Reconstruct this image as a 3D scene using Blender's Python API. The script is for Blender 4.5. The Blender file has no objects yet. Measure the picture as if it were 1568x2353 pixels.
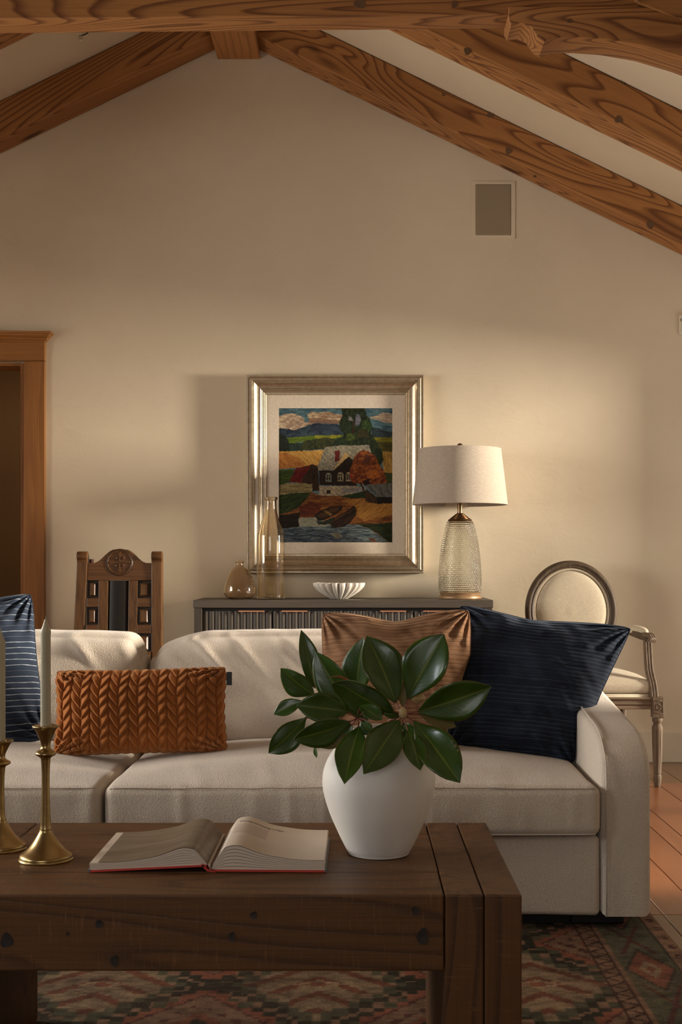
import bpy, bmesh, math, random
import numpy as np
from mathutils import Vector, Matrix, noise
R = math.radians
random.seed(7)
SC = bpy.context.scene
COL = SC.collection

# ------------------------------------------------------------------ camera
F = 2900.0                      # focal length in pixels of a 1568 x 2353 frame
CX, HY, EYE = 820.0, 1290.0, 0.96
cam_d = bpy.data.cameras.new('camera'); cam = bpy.data.objects.new('camera', cam_d); COL.objects.link(cam)
cam_d.sensor_fit = 'VERTICAL'; cam_d.sensor_height = 36.0
cam_d.lens = F / 2353 * 36.0
cam_d.shift_x = (784 - CX) / 2353
cam_d.shift_y = (HY - 1176.5) / 2353
cam_d.clip_start = 0.05
cam.location = (0, 0, EYE); cam.rotation_euler = (R(90), 0, 0)
cam_d.dof.use_dof = False
SC.camera = cam

def P(px, py, Y):               # picture pixel at depth Y -> world point
    return Vector(((px - CX) * Y / F, Y, EYE + (HY - py) * Y / F))

# ------------------------------------------------------------------ world and lights
w = bpy.data.worlds.new('world'); SC.world = w; w.use_nodes = True
w.node_tree.nodes['Background'].inputs[0].default_value = (0.62, 0.74, 1.0, 1)
w.node_tree.nodes['Background'].inputs[1].default_value = 0.6

def area(name, loc, rot, sx, sy, energy, color, spread=180):
    l = bpy.data.lights.new(name, 'AREA'); l.shape = 'RECTANGLE'; l.size = sx; l.size_y = sy
    l.energy = energy; l.color = color; l.spread = R(spread)
    o = bpy.data.objects.new(name, l); COL.objects.link(o); o.location = loc; o.rotation_euler = rot
    return o
# low evening light outside the right-hand window, sky light outside the left-hand window
LR = area('evening_light', (8.2, 4.15, 1.95), (0, R(90), R(4)), 1.7, 0.8, 430, (1.0, 0.90, 0.75), 60)
LL = area('window_daylight', (-3.85, 3.35, 1.55), (0, R(-86), 0), 1.2, 2.0, 120, (1.0, 0.96, 0.88), 150)
LS = area('porch_daylight', (-3.85, 1.1, 1.75), (0, R(-90), 0), 0.9, 0.9, 34, (0.90, 0.95, 1.0), 150)
LH = area('hall_fill', (-2.0, 7.1, 2.35), (0, 0, 0), 0.3, 0.3, 3.2, (1.0, 0.84, 0.6), 180)  # unseen lamp added to brighten the hallway behind the doorway
LF = area('front_fill', (-0.7, -2.1, 1.75), (R(86), 0, 0), 2.2, 1.2, 22, (1.0, 0.96, 0.88), 150)  # added fill from behind the camera for surfaces facing it

SC.view_settings.view_transform = 'Standard'; SC.view_settings.look = 'None'
SC.view_settings.gamma = 1.0; SC.view_settings.use_curve_mapping = False
SC.view_settings.exposure = 0.0

# ------------------------------------------------------------------ helpers
WL = {}                         # world location of each object
def finish(name, me, mat, parent=None, smooth=False, label=None, cat=None, group=None, kind=None, angle=None):
    me.update()
    n = len(me.vertices)
    co = np.empty(n * 3, dtype=np.float32); me.vertices.foreach_get('co', co); co = co.reshape(-1, 3)
    lo, hi = co.min(0), co.max(0)
    c = (lo + hi) / 2
    if parent is None: c[2] = lo[2]
    co -= c
    me.vertices.foreach_set('co', co.ravel())
    if mat is not None:
        for m in (mat if isinstance(mat, (list, tuple)) else [mat]): me.materials.append(m)
    if smooth:
        me.polygons.foreach_set('use_smooth', [True] * len(me.polygons))
        if angle: me.set_sharp_from_angle(angle=R(angle))
    o = bpy.data.objects.new(name, me); COL.objects.link(o)
    wl = Vector([float(x) for x in c])
    WL[o] = wl
    if parent is not None:
        o.parent = parent; o.location = wl - WL[parent]
    else: o.location = wl
    if label: o['label'] = label
    if cat: o['category'] = cat
    if group: o['group'] = group
    if kind: o['kind'] = kind
    me.update()
    return o

def obj(name, bm, mat, parent=None, smooth=False, **k):
    me = bpy.data.meshes.new(name); bm.to_mesh(me); bm.free()
    return finish(name, me, mat, parent, smooth, **k)

def pobj(name, verts, faces, mat, parent=None, smooth=True, **k):
    me = bpy.data.meshes.new(name); me.from_pydata([tuple(v) for v in verts], [], faces)
    return finish(name, me, mat, parent, smooth, **k)

def thing(name, label, cat, loc, group=None, kind=None):
    o = bpy.data.objects.new(name, None); COL.objects.link(o); o.location = loc; WL[o] = Vector(loc)
    o.empty_display_size = 0.1
    if label: o['label'] = label
    if cat: o['category'] = cat
    if group: o['group'] = group
    if kind: o['kind'] = kind
    return o

def box(bm, x0, x1, y0, y1, z0, z1, bev=0.0, seg=2):
    vs = [bm.verts.new(p) for p in ((x0,y0,z0),(x1,y0,z0),(x1,y1,z0),(x0,y1,z0),(x0,y0,z1),(x1,y0,z1),(x1,y1,z1),(x0,y1,z1))]
    fs = [bm.faces.new([vs[i] for i in q]) for q in ((3,2,1,0),(4,5,6,7),(0,1,5,4),(1,2,6,5),(2,3,7,6),(3,0,4,7))]
    if bev:
        es = list({e for f in fs for e in f.edges})
        bmesh.ops.bevel(bm, geom=es, offset=bev, segments=seg, affect='EDGES', profile=0.5)
    return vs

def boxo(name, x0, x1, y0, y1, z0, z1, mat, parent=None, bev=0.0, seg=2, **k):
    bm = bmesh.new(); box(bm, x0, x1, y0, y1, z0, z1, bev, seg)
    return obj(name, bm, mat, parent, **k)

def prism(bm, pts, a, b, bev=0.0, seg=2):
    """closed polygon pts (3-D) extruded by vector from offset a to offset b"""
    a, b = Vector(a), Vector(b)
    v0 = [bm.verts.new(Vector(p) + a) for p in pts]; v1 = [bm.verts.new(Vector(p) + b) for p in pts]
    n = len(pts); fs = [bm.faces.new(list(reversed(v0))), bm.faces.new(v1)]
    for i in range(n): fs.append(bm.faces.new((v0[i], v0[(i+1) % n], v1[(i+1) % n], v1[i])))
    bmesh.ops.recalc_face_normals(bm, faces=fs)
    if bev:
        es = [e for f in fs[:2] for e in f.edges]
        bmesh.ops.bevel(bm, geom=es, offset=bev, segments=seg, affect='EDGES', profile=0.5)
    return fs

def lathe_grid(prof, seg, c, fn=None):
    verts, faces = [], []
    n = len(prof)
    for (r, z) in prof:
        for k in range(seg):
            a = 2 * math.pi * k / seg
            rr = r if fn is None else fn(r, z, a)
            verts.append((c[0] + rr * math.cos(a), c[1] + rr * math.sin(a), c[2] + z))
    for i in range(n - 1):
        for k in range(seg):
            k2 = (k + 1) % seg
            faces.append((i*seg + k, i*seg + k2, (i+1)*seg + k2, (i+1)*seg + k))
    return verts, faces

def lathe(name, prof, c, mat, parent=None, seg=48, fn=None, **k):
    v, f = lathe_grid(prof, seg, c, fn)
    n = len(prof)
    if prof[0][0] > 1e-6: f.append(tuple(range(seg))[::-1])
    if prof[-1][0] > 1e-6: f.append(tuple((n-1)*seg + q for q in range(seg)))
    me = bpy.data.meshes.new(name); me.from_pydata(v, [], f)
    bm = bmesh.new(); bm.from_mesh(me); bmesh.ops.remove_doubles(bm, verts=bm.verts, dist=1e-6)
    bmesh.ops.recalc_face_normals(bm, faces=bm.faces); bm.to_mesh(me); bm.free()
    return finish(name, me, mat, parent, True, angle=k.pop('angle', 50), **k)

def tube(bm, pts, r, seg=8, closed=False):
    pts = [Vector(p) for p in pts]; n = len(pts); rings = []
    rr = r if hasattr(r, '__len__') else [r] * n
    up = None
    for i, p in enumerate(pts):
        if closed: d = pts[(i+1) % n] - pts[i-1]
        else: d = pts[min(i+1, n-1)] - pts[max(i-1, 0)]
        d.normalize()
        if up is None: up = d.orthogonal().normalized()
        up = (up - d * up.dot(d)).normalized(); s = d.cross(up)
        rings.append([bm.verts.new(p + (up * math.cos(2*math.pi*k/seg) + s * math.sin(2*math.pi*k/seg)) * rr[i]) for k in range(seg)])
    for i in range(n if closed else n - 1):
        a, b = rings[i], rings[(i+1) % n]
        for k in range(seg): bm.faces.new((a[k], a[(k+1) % seg], b[(k+1) % seg], b[k]))
    if not closed: bm.faces.new(rings[0][::-1]); bm.faces.new(rings[-1])

def smooth_curve(pts, n=8, closed=False):
    pts = [Vector(p) for p in pts]; out = []; m = len(pts)
    for i in range(m if closed else m - 1):
        p0 = pts[i-1] if (closed or i > 0) else pts[i]
        p1, p2 = pts[i], pts[(i+1) % m]
        p3 = pts[(i+2) % m] if (closed or i + 2 < m) else pts[-1]
        for k in range(n):
            t = k / n
            out.append(0.5*((2*p1) + (p2-p0)*t + (2*p0-5*p1+4*p2-p3)*t*t + (3*p1-p0-3*p2+p3)*t**3))
    if not closed: out.append(pts[-1])
    return out

# ------------------------------------------------------------------ materials
def srgb(r, g, b):
    f = lambda c: ((c/255+0.055)/1.055)**2.4 if c/255 > 0.04045 else c/255/12.92
    return (f(r), f(g), f(b), 1)

def newmat(name):
    m = bpy.data.materials.new(name); m.use_nodes = True
    nt = m.node_tree; b = nt.nodes['Principled BSDF']
    return m, nt, b
def N(nt, t, **k):
    n = nt.nodes.new(t)
    for a, v in k.items():
        if a.startswith('i_'): n.inputs[int(a[2:])].default_value = v
        else: setattr(n, a, v)
    return n
def L(nt, a, b): nt.links.new(a, b)
def math_(nt, op, a, b=None, c=None):
    n = N(nt, 'ShaderNodeMath', operation=op)
    for i, v in enumerate((a, b, c)):
        if v is None: continue
        if isinstance(v, (int, float)): n.inputs[i].default_value = v
        else: L(nt, v, n.inputs[i])
    return n.outputs[0]
def mixc(nt, fac, a, b, mode='MIX'):
    n = N(nt, 'ShaderNodeMix', data_type='RGBA', blend_type=mode)
    for i, v in ((0, fac), (6, a), (7, b)):
        if isinstance(v, (int, float, tuple)): n.inputs[i].default_value = v
        else: L(nt, v, n.inputs[i])
    return n.outputs[2]
def coords(nt, scale=(1,1,1), rnd=True, kind='Object', rot=(0,0,0)):
    tc = N(nt, 'ShaderNodeTexCoord'); mp = N(nt, 'ShaderNodeMapping')
    mp.inputs['Scale'].default_value = scale; mp.inputs['Rotation'].default_value = rot
    src = tc.outputs[kind]
    if rnd:
        oi = N(nt, 'ShaderNodeObjectInfo')
        a = N(nt, 'ShaderNodeVectorMath', operation='ADD'); L(nt, src, a.inputs[0])
        m = math_(nt, 'MULTIPLY', oi.outputs['Random'], 37.0)
        cb = N(nt, 'ShaderNodeCombineXYZ'); L(nt, m, cb.inputs[0]); L(nt, m, cb.inputs[1]); L(nt, m, cb.inputs[2])
        L(nt, cb.outputs[0], a.inputs[1]); src = a.outputs[0]
    L(nt, src, mp.inputs['Vector']); return mp.outputs[0]
def noise_(nt, vec, scale, detail=3, rough=0.5, dist=0.0):
    n = N(nt, 'ShaderNodeTexNoise'); L(nt, vec, n.inputs['Vector'])
    n.inputs['Scale'].default_value = scale; n.inputs['Detail'].default_value = detail
    n.inputs['Roughness'].default_value = rough; n.inputs['Distortion'].default_value = dist
    return n.outputs['Fac']
def ramp(nt, fac, stops):
    n = N(nt, 'ShaderNodeValToRGB'); L(nt, fac, n.inputs[0])
    e = n.color_ramp.elements
    while len(e) < len(stops): e.new(0.5)
    for q, (p, c) in zip(e, stops): q.position = p; q.color = c if len(c) == 4 else (*c, 1)
    return n.outputs[0]
def bump(nt, b, h, strength=0.3, dist=0.01, prev=None):
    n = N(nt, 'ShaderNodeBump'); n.inputs['Strength'].default_value = strength; n.inputs['Distance'].default_value = dist
    L(nt, h, n.inputs['Height'])
    if prev is not None: L(nt, prev, n.inputs['Normal'])
    L(nt, n.outputs[0], b.inputs['Normal']); return n.outputs[0]

def simple(name, col, rough=0.6, metal=0.0, var=0.12, scale=8, bscale=200, bstr=0.05, spec=0.5):
    m, nt, b = newmat(name)
    c = coords(nt)
    f = noise_(nt, c, scale, 4)
    k = lambda s: tuple(min(1, x * s) for x in col[:3]) + (1,)
    L(nt, ramp(nt, f, [(0.3, k(1 - var)), (0.7, k(1 + var))]), b.inputs['Base Color'])
    b.inputs['Roughness'].default_value = rough; b.inputs['Metallic'].default_value = metal
    b.inputs['Specular IOR Level'].default_value = spec
    if bstr: bump(nt, b, noise_(nt, c, bscale, 3), bstr, 0.002)
    return m

def wood(name, light, dark, axis=0, across=7.0, along=0.7, rings=9, line=0.5, rough=0.55, fibre=0.25, spec=0.35, mottle=0.0, knots=True, kscale=1.6, coat=0.0, detail=2.0):
    m, nt, b = newmat(name)
    s = [across] * 3; s[axis] = along
    c = coords(nt, tuple(s))
    f = noise_(nt, c, 1.0, detail, 0.45, 0.6)
    ph = math_(nt, 'MULTIPLY', f, rings)
    fr = math_(nt, 'FRACT', ph)
    # growth line: slow darkening to a thin late-wood edge
    g = ramp(nt, fr, [(0.0, (0,0,0)), (0.55, (0.12,)*3), (0.88, (1,1,1)), (0.97, (0.35,)*3), (1.0, (0,0,0))])
    s2 = [180.0] * 3; s2[axis] = 4.0
    fb = noise_(nt, coords(nt, tuple(s2)), 1.0, 3, 0.6)
    big = noise_(nt, coords(nt, tuple([2.2 if i != axis else 0.8 for i in range(3)])), 1.0, 2)
    mid = tuple((a*0.72 + d*0.28) for a, d in zip(light, dark))
    base = mixc(nt, ramp(nt, big, [(0.3, (0,0,0)), (0.7, (1,1,1))]), light, mid)
    col = mixc(nt, math_(nt, 'MULTIPLY', g, line), base, dark)
    col = mixc(nt, math_(nt, 'MULTIPLY', ramp(nt, fb, [(0.45, (0,0,0)), (0.75, (1,1,1))]), fibre), col, dark)
    if knots:
        s3 = [4.2] * 3; s3[axis] = 1.0 * kscale
        v = N(nt, 'ShaderNodeTexVoronoi', feature='F1'); L(nt, coords(nt, tuple(s3)), v.inputs['Vector']); v.inputs['Scale'].default_value = 1.0
        s3k = ramp(nt, v.outputs['Distance'], [(0.0, (1,1,1)), (0.065, (0.85,)*3), (0.1, (0.1,)*3), (0.13, (0.0,)*3)])
        col = mixc(nt, s3k, col, tuple(d*0.45 for d in dark[:3]) + (1,))
    if mottle:
        s4 = [20.0] * 3; s4[axis] = 240.0
        q = noise_(nt, coords(nt, tuple(s4)), 1.0, 4, 0.7)
        col = mixc(nt, math_(nt, 'MULTIPLY', ramp(nt, q, [(0.57, (0,0,0)), (0.74, (1,1,1))]), mottle), col, tuple(min(1, l*1.9+0.02) for l in light[:3]) + (1,))
    L(nt, col, b.inputs['Base Color'])
    b.inputs['Roughness'].default_value = rough; b.inputs['Specular IOR Level'].default_value = spec
    b.inputs['Coat Weight'].default_value = coat; b.inputs['Coat Roughness'].default_value = 0.25
    h = math_(nt, 'ADD', math_(nt, 'MULTIPLY', g, -0.5), fb)
    bump(nt, b, h, 0.25, 0.0015)
    return m

def fabric(name, col, scale=420, bstr=0.5, bdist=0.002, sheen=0.3, var=0.08, rough=0.95, weave=False):
    m, nt, b = newmat(name)
    c = coords(nt, rnd=False)
    f = noise_(nt, c, scale, 3, 0.6)
    big = noise_(nt, c, 7, 3)
    k = lambda s: tuple(min(1, x * s) for x in col[:3]) + (1,)
    cc = ramp(nt, big, [(0.3, k(1 - var)), (0.7, k(1 + var))])
    cc = mixc(nt, math_(nt, 'MULTIPLY', ramp(nt, f, [(0.35, (1,1,1)), (0.6, (0,0,0))]), 0.35), cc, k(0.68))
    if weave:
        f2 = noise_(nt, coords(nt, (900, 900, 60), False), 1.0, 2); f3 = noise_(nt, coords(nt, (60, 60, 900), False), 1.0, 2)
        wv = math_(nt, 'ADD', f2, f3)
        cc = mixc(nt, ramp(nt, wv, [(0.8, (0,0,0)), (1.15, (0.6,0.6,0.6))]), cc, k(0.6))
        f = wv
    L(nt, cc, b.inputs['Base Color'])
    b.inputs['Roughness'].default_value = rough; b.inputs['Specular IOR Level'].default_value = 0.15
    b.inputs['Sheen Weight'].default_value = sheen; b.inputs['Sheen Roughness'].default_value = 0.5
    bump(nt, b, f, bstr, bdist)
    return m

# plaster
M_PLASTER, nt, b = newmat('trowelled cream plaster')
c = coords(nt, rnd=False)
f1 = noise_(nt, c, 1.3, 4, 0.6); f2 = noise_(nt, coords(nt, (3, 3, 5), False), 2.5, 6, 0.65, 0.8)
col = mixc(nt, ramp(nt, f1, [(0.3, (0,0,0)), (0.7, (1,1,1))]), (0.60, 0.50, 0.362, 1), (0.665, 0.56, 0.412, 1))
col = mixc(nt, math_(nt, 'MULTIPLY', ramp(nt, f2, [(0.58, (0,0,0)), (0.75, (1,1,1))]), 0.18), col, (0.50, 0.41, 0.30, 1))
L(nt, col, b.inputs['Base Color']); b.inputs['Roughness'].default_value = 0.75; b.inputs['Specular IOR Level'].default_value = 0.25
n1 = bump(nt, b, f2, 0.13, 0.010); bump(nt, b, noise_(nt, c, 45, 5, 0.7), 0.10, 0.003, n1)

M_BEAM = wood('red fir beam wood', srgb(172, 118, 66), srgb(86, 44, 17), 0, across=5.0, along=0.7, rings=24, line=0.85, rough=0.6, kscale=1.3, detail=0.6)
M_BEAMY = wood('red fir ridge wood', srgb(172, 118, 66), srgb(86, 44, 17), 1, across=5.5, along=0.75, rings=9, line=0.45, rough=0.6)
M_CASING = wood('honey oak casing', srgb(150, 100, 50), srgb(92, 54, 22), 2, across=9, along=0.8, rings=5, line=0.3, fibre=0.5, knots=False, rough=0.4)
M_CASINGX = wood('honey oak head casing', srgb(150, 100, 50), srgb(92, 54, 22), 0, across=9, along=0.8, rings=5, line=0.3, fibre=0.5, knots=False, rough=0.4)
M_TABLE = wood('reclaimed pine board', srgb(98, 64, 32), srgb(46, 27, 11), 0, across=6, along=0.8, rings=9, line=0.55, rough=0.5, mottle=0.5, kscale=2.2)
M_TABLEY = wood('reclaimed pine end board', srgb(98, 64, 32), srgb(46, 27, 11), 1, across=6, along=1.6, rings=12, line=0.55, rough=0.5, mottle=0.1, kscale=2.0)
M_TABLEZ = wood('reclaimed pine upright', srgb(98, 64, 34), srgb(42, 25, 11), 2, across=7, along=0.8, rings=11, line=0.6, rough=0.5, mottle=0.35, kscale=2.2)
M_FLOOR = wood('cherry floor board', srgb(140, 88, 56), srgb(90, 53, 31), 1, across=6, along=0.6, rings=5, line=0.3, rough=0.3, fibre=0.3, knots=False, spec=0.5, coat=0.25)
M_CHAIR = wood('carved walnut', srgb(104, 70, 38), srgb(42, 25, 12), 2, across=16, along=1.6, rings=5, line=0.4, fibre=0.65, knots=False, rough=0.38)
M_CHAIRX = wood('carved walnut rail', srgb(96, 62, 32), srgb(44, 26, 12), 0, across=16, along=1.6, rings=5, line=0.4, fibre=0.55, knots=False, rough=0.38)
M_DARKGROOVE = simple('dark stained groove', (0.018, 0.009, 0.004, 1), 0.45)
M_SIDEB = wood('charcoal stained oak', srgb(88, 80, 70), srgb(54, 48, 42), 0, across=14, along=1.2, rings=5, line=0.3, fibre=0.6, knots=False, rough=0.5)
M_SIDEBZ = wood('charcoal stained oak upright', srgb(78, 70, 60), srgb(46, 41, 35), 2, across=14, along=1.2, rings=5, line=0.3, fibre=0.6, knots=False, rough=0.5)
M_WEATHER = wood('weathered limed oak', srgb(108, 88, 68), srgb(54, 41, 30), 2, across=22, along=2.2, rings=4, line=0.4, fibre=0.75, knots=False, rough=0.7)
M_WEATHERX = wood('weathered limed oak rail', srgb(122, 100, 78), srgb(66, 52, 38), 0, across=22, along=2.2, rings=4, line=0.4, fibre=0.75, knots=False, rough=0.7)
M_WEATHERD = wood('weathered dark oak', srgb(84, 66, 47), srgb(40, 30, 20), 2, across=18, along=2.0, rings=4, line=0.4, fibre=0.7, knots=False, rough=0.6)
M_SOFA = fabric('cream boucle', (0.62, 0.53, 0.435, 1), 260, 0.8, 0.0032, 0.25, 0.04)
M_LINEN = fabric('oatmeal linen', (0.62, 0.52, 0.38, 1), 600, 0.3, 0.001, 0.1, 0.05, weave=True)
M_SHADE = fabric('linen lamp shade', (0.50, 0.42, 0.335, 1), 600, 0.3, 0.001, 0.1, 0.03, weave=True)
M_RUST = fabric('rust velvet', (0.31, 0.100, 0.024, 1), 700, 0.25, 0.001, 0.7, 0.12)
M_RUST.node_tree.nodes['Principled BSDF'].inputs['Sheen Tint'].default_value = (0.9, 0.5, 0.25, 1)
M_LEATHER = simple('black leather', (0.010, 0.007, 0.005, 1), 0.5, 0, 0.2, 12, 300, 0.1, 0.25)
M_BRASS = simple('aged brass', (0.38, 0.265, 0.115, 1), 0.3, 1.0, 0.22, 22, 60, 0.12)
M_BRONZE = simple('bronze metal', (0.20, 0.125, 0.065, 1), 0.35, 1.0, 0.15, 20, 90, 0.05)
M_COPPER = simple('copper pull', (0.62, 0.30, 0.17, 1), 0.35, 0.8, 0.05)
M_LAMPWOOD = simple('gold brushed wood', (0.30, 0.18, 0.09, 1), 0.4, 0.3, 0.2, 20)
M_CANDLE = simple('sage cream wax', (0.40, 0.35, 0.23, 1), 0.45, 0, 0.04, 10, 60, 0.05)
M_CANDLE.node_tree.nodes['Principled BSDF'].inputs['Subsurface Weight'].default_value = 0.15
M_CANDLE.node_tree.nodes['Principled BSDF'].inputs['Subsurface Radius'].default_value = (0.01, 0.007, 0.004)
M_WICK = simple('wick', (0.30, 0.27, 0.2, 1), 0.9)
M_VASE = simple('matte white ceramic', (0.70, 0.66, 0.60, 1), 0.6, 0, 0.04, 14, 120, 0.10)
M_BOWL = simple('white marble bowl', (0.66, 0.60, 0.52, 1), 0.5, 0, 0.10, 30, 150, 0.05)
M_BLACK = simple('black foot', (0.006, 0.006, 0.006, 1), 0.5)
M_GRILLE = fabric('speaker grille', (0.30, 0.235, 0.15, 1), 900, 0.2, 0.001, 0.0, 0.03)
M_BASEB = simple('painted trim', (0.56, 0.47, 0.35, 1), 0.5, 0, 0.03)
M_WHITEP = simple('white plastic', (0.62, 0.55, 0.44, 1), 0.5, 0, 0.02)
M_MAT = fabric('linen picture mat', (0.80, 0.68, 0.54, 1), 900, 0.2, 0.0005, 0.0, 0.02, weave=True)
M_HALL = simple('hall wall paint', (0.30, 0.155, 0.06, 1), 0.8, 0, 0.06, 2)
M_REDCLOTH = simple('red cover board', (0.50, 0.032, 0.018, 1), 0.5, 0, 0.05)
M_PAPER = simple('warm paper', (0.60, 0.50, 0.40, 1), 0.6, 0, 0.03, 20)
M_JACKET = simple('blue grey dust jacket', (0.10, 0.12, 0.13, 1), 0.35, 0, 0.3, 30)
M_STEM = simple('red brown twig', (0.20, 0.055, 0.03, 1), 0.6, 0, 0.25, 60)
M_BUD = simple('pale leaf bud', (0.42, 0.30, 0.13, 1), 0.6, 0, 0.15, 60)
M_INK = simple('printed ink', (0.05, 0.035, 0.03, 1), 0.7, 0, 0.0, bstr=0)
M_GREYPRINT = simple('faint grey print', (0.50, 0.41, 0.33, 1), 0.6, 0, 0.02)
M_REDWAX = simple('dark red cord', (0.045, 0.004, 0.004, 1), 0.6)

# silver-gold leaf frame
M_FRAME, nt, b = newmat('champagne silver leaf')
c = coords(nt, rnd=False)
f = noise_(nt, c, 60, 3, 0.5)
L(nt, ramp(nt, f, [(0.3, (0.50, 0.41, 0.29, 1)), (0.7, (0.62, 0.53, 0.40, 1))]), b.inputs['Base Color'])
b.inputs['Metallic'].default_value = 0.9
b.inputs['Roughness'].default_value = 0.34
M_FRAMED = simple('dark antiqued frame edge', (0.10, 0.065, 0.035, 1), 0.4, 0.6)

def glass(name, col, rough=0.02, ior=1.45):
    m, nt, b = newmat(name)
    f = noise_(nt, coords(nt, rnd=False), 14, 2)
    k = lambda s: tuple(min(1, x * s) for x in col[:3]) + (1,)
    L(nt, ramp(nt, f, [(0.3, k(0.97)), (0.7, k(1.03))]), b.inputs['Base Color'])
    b.inputs['Transmission Weight'].default_value = 1.0; b.inputs['Roughness'].default_value = rough; b.inputs['IOR'].default_value = ior
    return m
M_AMBER = glass('smoky amber glass', (0.955, 0.88, 0.74, 1))
M_AMBER2 = glass('smoky brown glass', (0.90, 0.79, 0.66, 1))
M_HOB = glass('hobnail glass', (0.94, 0.94, 0.88, 1), 0.05)
M_PANE, nt, b = newmat('window pane glass')
tr = N(nt, 'ShaderNodeBsdfTransparent'); gl = N(nt, 'ShaderNodeBsdfGlossy'); gl.inputs['Roughness'].default_value = 0.02
fz_ = N(nt, 'ShaderNodeFresnel'); mxs = N(nt, 'ShaderNodeMixShader'); L(nt, fz_.outputs[0], mxs.inputs[0]); L(nt, tr.outputs[0], mxs.inputs[1]); L(nt, gl.outputs[0], mxs.inputs[2])
L(nt, mxs.outputs[0], nt.nodes['Material Output'].inputs['Surface'])

# magnolia leaf: glossy green above, dull bronze-green below
def leafmat(name, c1, c2, rough, coat):
    m, nt, b = newmat(name)
    uv = N(nt, 'ShaderNodeUVMap'); sp = N(nt, 'ShaderNodeSeparateXYZ'); L(nt, uv.outputs[0], sp.inputs[0])
    v = math_(nt, 'ABSOLUTE', math_(nt, 'SUBTRACT', sp.outputs[1], 0.5))
    rib = ramp(nt, v, [(0.0, (1,1,1)), (0.02, (0.5,)*3), (0.04, (0,0,0))])
    edge = ramp(nt, v, [(0.475, (0,0,0)), (0.5, (1,1,1))])
    # side veins
    vv = math_(nt, 'SINE', math_(nt, 'MULTIPLY', math_(nt, 'SUBTRACT', sp.outputs[0], math_(nt, 'MULTIPLY', v, 0.55)), 75.0))
    f = noise_(nt, coords(nt), 18, 3)
    base = mixc(nt, ramp(nt, f, [(0.3, (0,0,0)), (0.7, (1,1,1))]), c1, c2)
    base = mixc(nt, math_(nt, 'MULTIPLY', ramp(nt, vv, [(0.8, (0,0,0)), (1.0, (1,1,1))]), 0.10), base, (c2[0]*1.6, c2[1]*1.5, c2[2]*1.3, 1))
    base = mixc(nt, math_(nt, 'MULTIPLY', rib, 0.7), base, (0.16, 0.19, 0.03, 1))
    base = mixc(nt, math_(nt, 'MULTIPLY', edge, 0.7), base, (0.20, 0.12, 0.02, 1))
    L(nt, base, b.inputs['Base Color'])
    b.inputs['Roughness'].default_value = rough; b.inputs['Coat Weight'].default_value = coat; b.inputs['Coat Roughness'].default_value = 0.12
    bump(nt, b, vv, 0.035, 0.0006)
    return m
M_LEAF = leafmat('magnolia leaf top', (0.017, 0.050, 0.001, 1), (0.034, 0.080, 0.003, 1), 0.36, 0.22)
M_LEAFB = leafmat('magnolia leaf underside', (0.10, 0.085, 0.018, 1), (0.14, 0.11, 0.03, 1), 0.6, 0.0)
M_CURL = simple('browned leaf tip', (0.22, 0.075, 0.02, 1), 0.5)

# pin-corded velvet, ribs follow UV.v
def cord(name, base, lite, dark, nrib=34, lines=0.6, sheen=0.6):
    m, nt, b = newmat(name)
    uv = N(nt, 'ShaderNodeUVMap'); sp = N(nt, 'ShaderNodeSeparateXYZ'); L(nt, uv.outputs[0], sp.inputs[0])
    jig = noise_(nt, coords(nt, rnd=False), 9, 2)
    v = math_(nt, 'ADD', math_(nt, 'MULTIPLY', sp.outputs[1], nrib), math_(nt, 'MULTIPLY', jig, 0.35))
    cell = math_(nt, 'FLOOR', v); fr = math_(nt, 'FRACT', v)
    wn = N(nt, 'ShaderNodeTexWhiteNoise', noise_dimensions='1D'); L(nt, cell, wn.inputs['W'])
    ln = ramp(nt, fr, [(0.0, (1,1,1)), (0.10, (0.8,)*3), (0.16, (0,0,0))])
    brk = noise_(nt, coords(nt, (60, 60, 60), False), 1.0, 3)
    amt = math_(nt, 'MULTIPLY', math_(nt, 'MULTIPLY', ln, ramp(nt, wn.outputs['Value'], [(0.15, (0.15,)*3), (0.5, (1,1,1))])), math_(nt, 'MULTIPLY', brk, 1.6 * lines))
    nap = noise_(nt, coords(nt, (5, 5, 12), False), 1.5, 4, 0.6)
    k = ramp(nt, nap, [(0.35, dark), (0.65, base)])
    groove = ramp(nt, fr, [(0.16, (0,0,0)), (0.22, (1,1,1)), (0.32, (0,0,0))])
    col = mixc(nt, math_(nt, 'MULTIPLY', groove, 0.5), k, tuple(x*0.35 for x in dark[:3]) + (1,))
    col = mixc(nt, amt, col, lite)
    L(nt, col, b.inputs['Base Color'])
    b.inputs['Roughness'].default_value = 0.9; b.inputs['Specular IOR Level'].default_value = 0.15
    b.inputs['Sheen Weight'].default_value = sheen; b.inputs['Sheen Roughness'].default_value = 0.4
    b.inputs['Sheen Tint'].default_value = lite
    rb = math_(nt, 'SINE', math_(nt, 'MULTIPLY', fr, math.pi))
    bump(nt, b, rb, 0.8, 0.0022)
    return m
M_NAVY = cord('navy corded velvet', (0.020, 0.028, 0.046, 1), (0.13, 0.16, 0.21, 1), (0.010, 0.013, 0.022, 1), 36, 0.5, 0.22)
M_NAVYL = cord('navy striped velvet', (0.020, 0.030, 0.050, 1), (0.36, 0.40, 0.46, 1), (0.016, 0.022, 0.038, 1), 26, 0.9, 0.25)
M_TAN = cord('tan corded velvet', (0.25, 0.130, 0.068, 1), (0.52, 0.35, 0.22, 1), (0.165, 0.080, 0.040, 1), 32, 0.7, 0.35)

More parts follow.
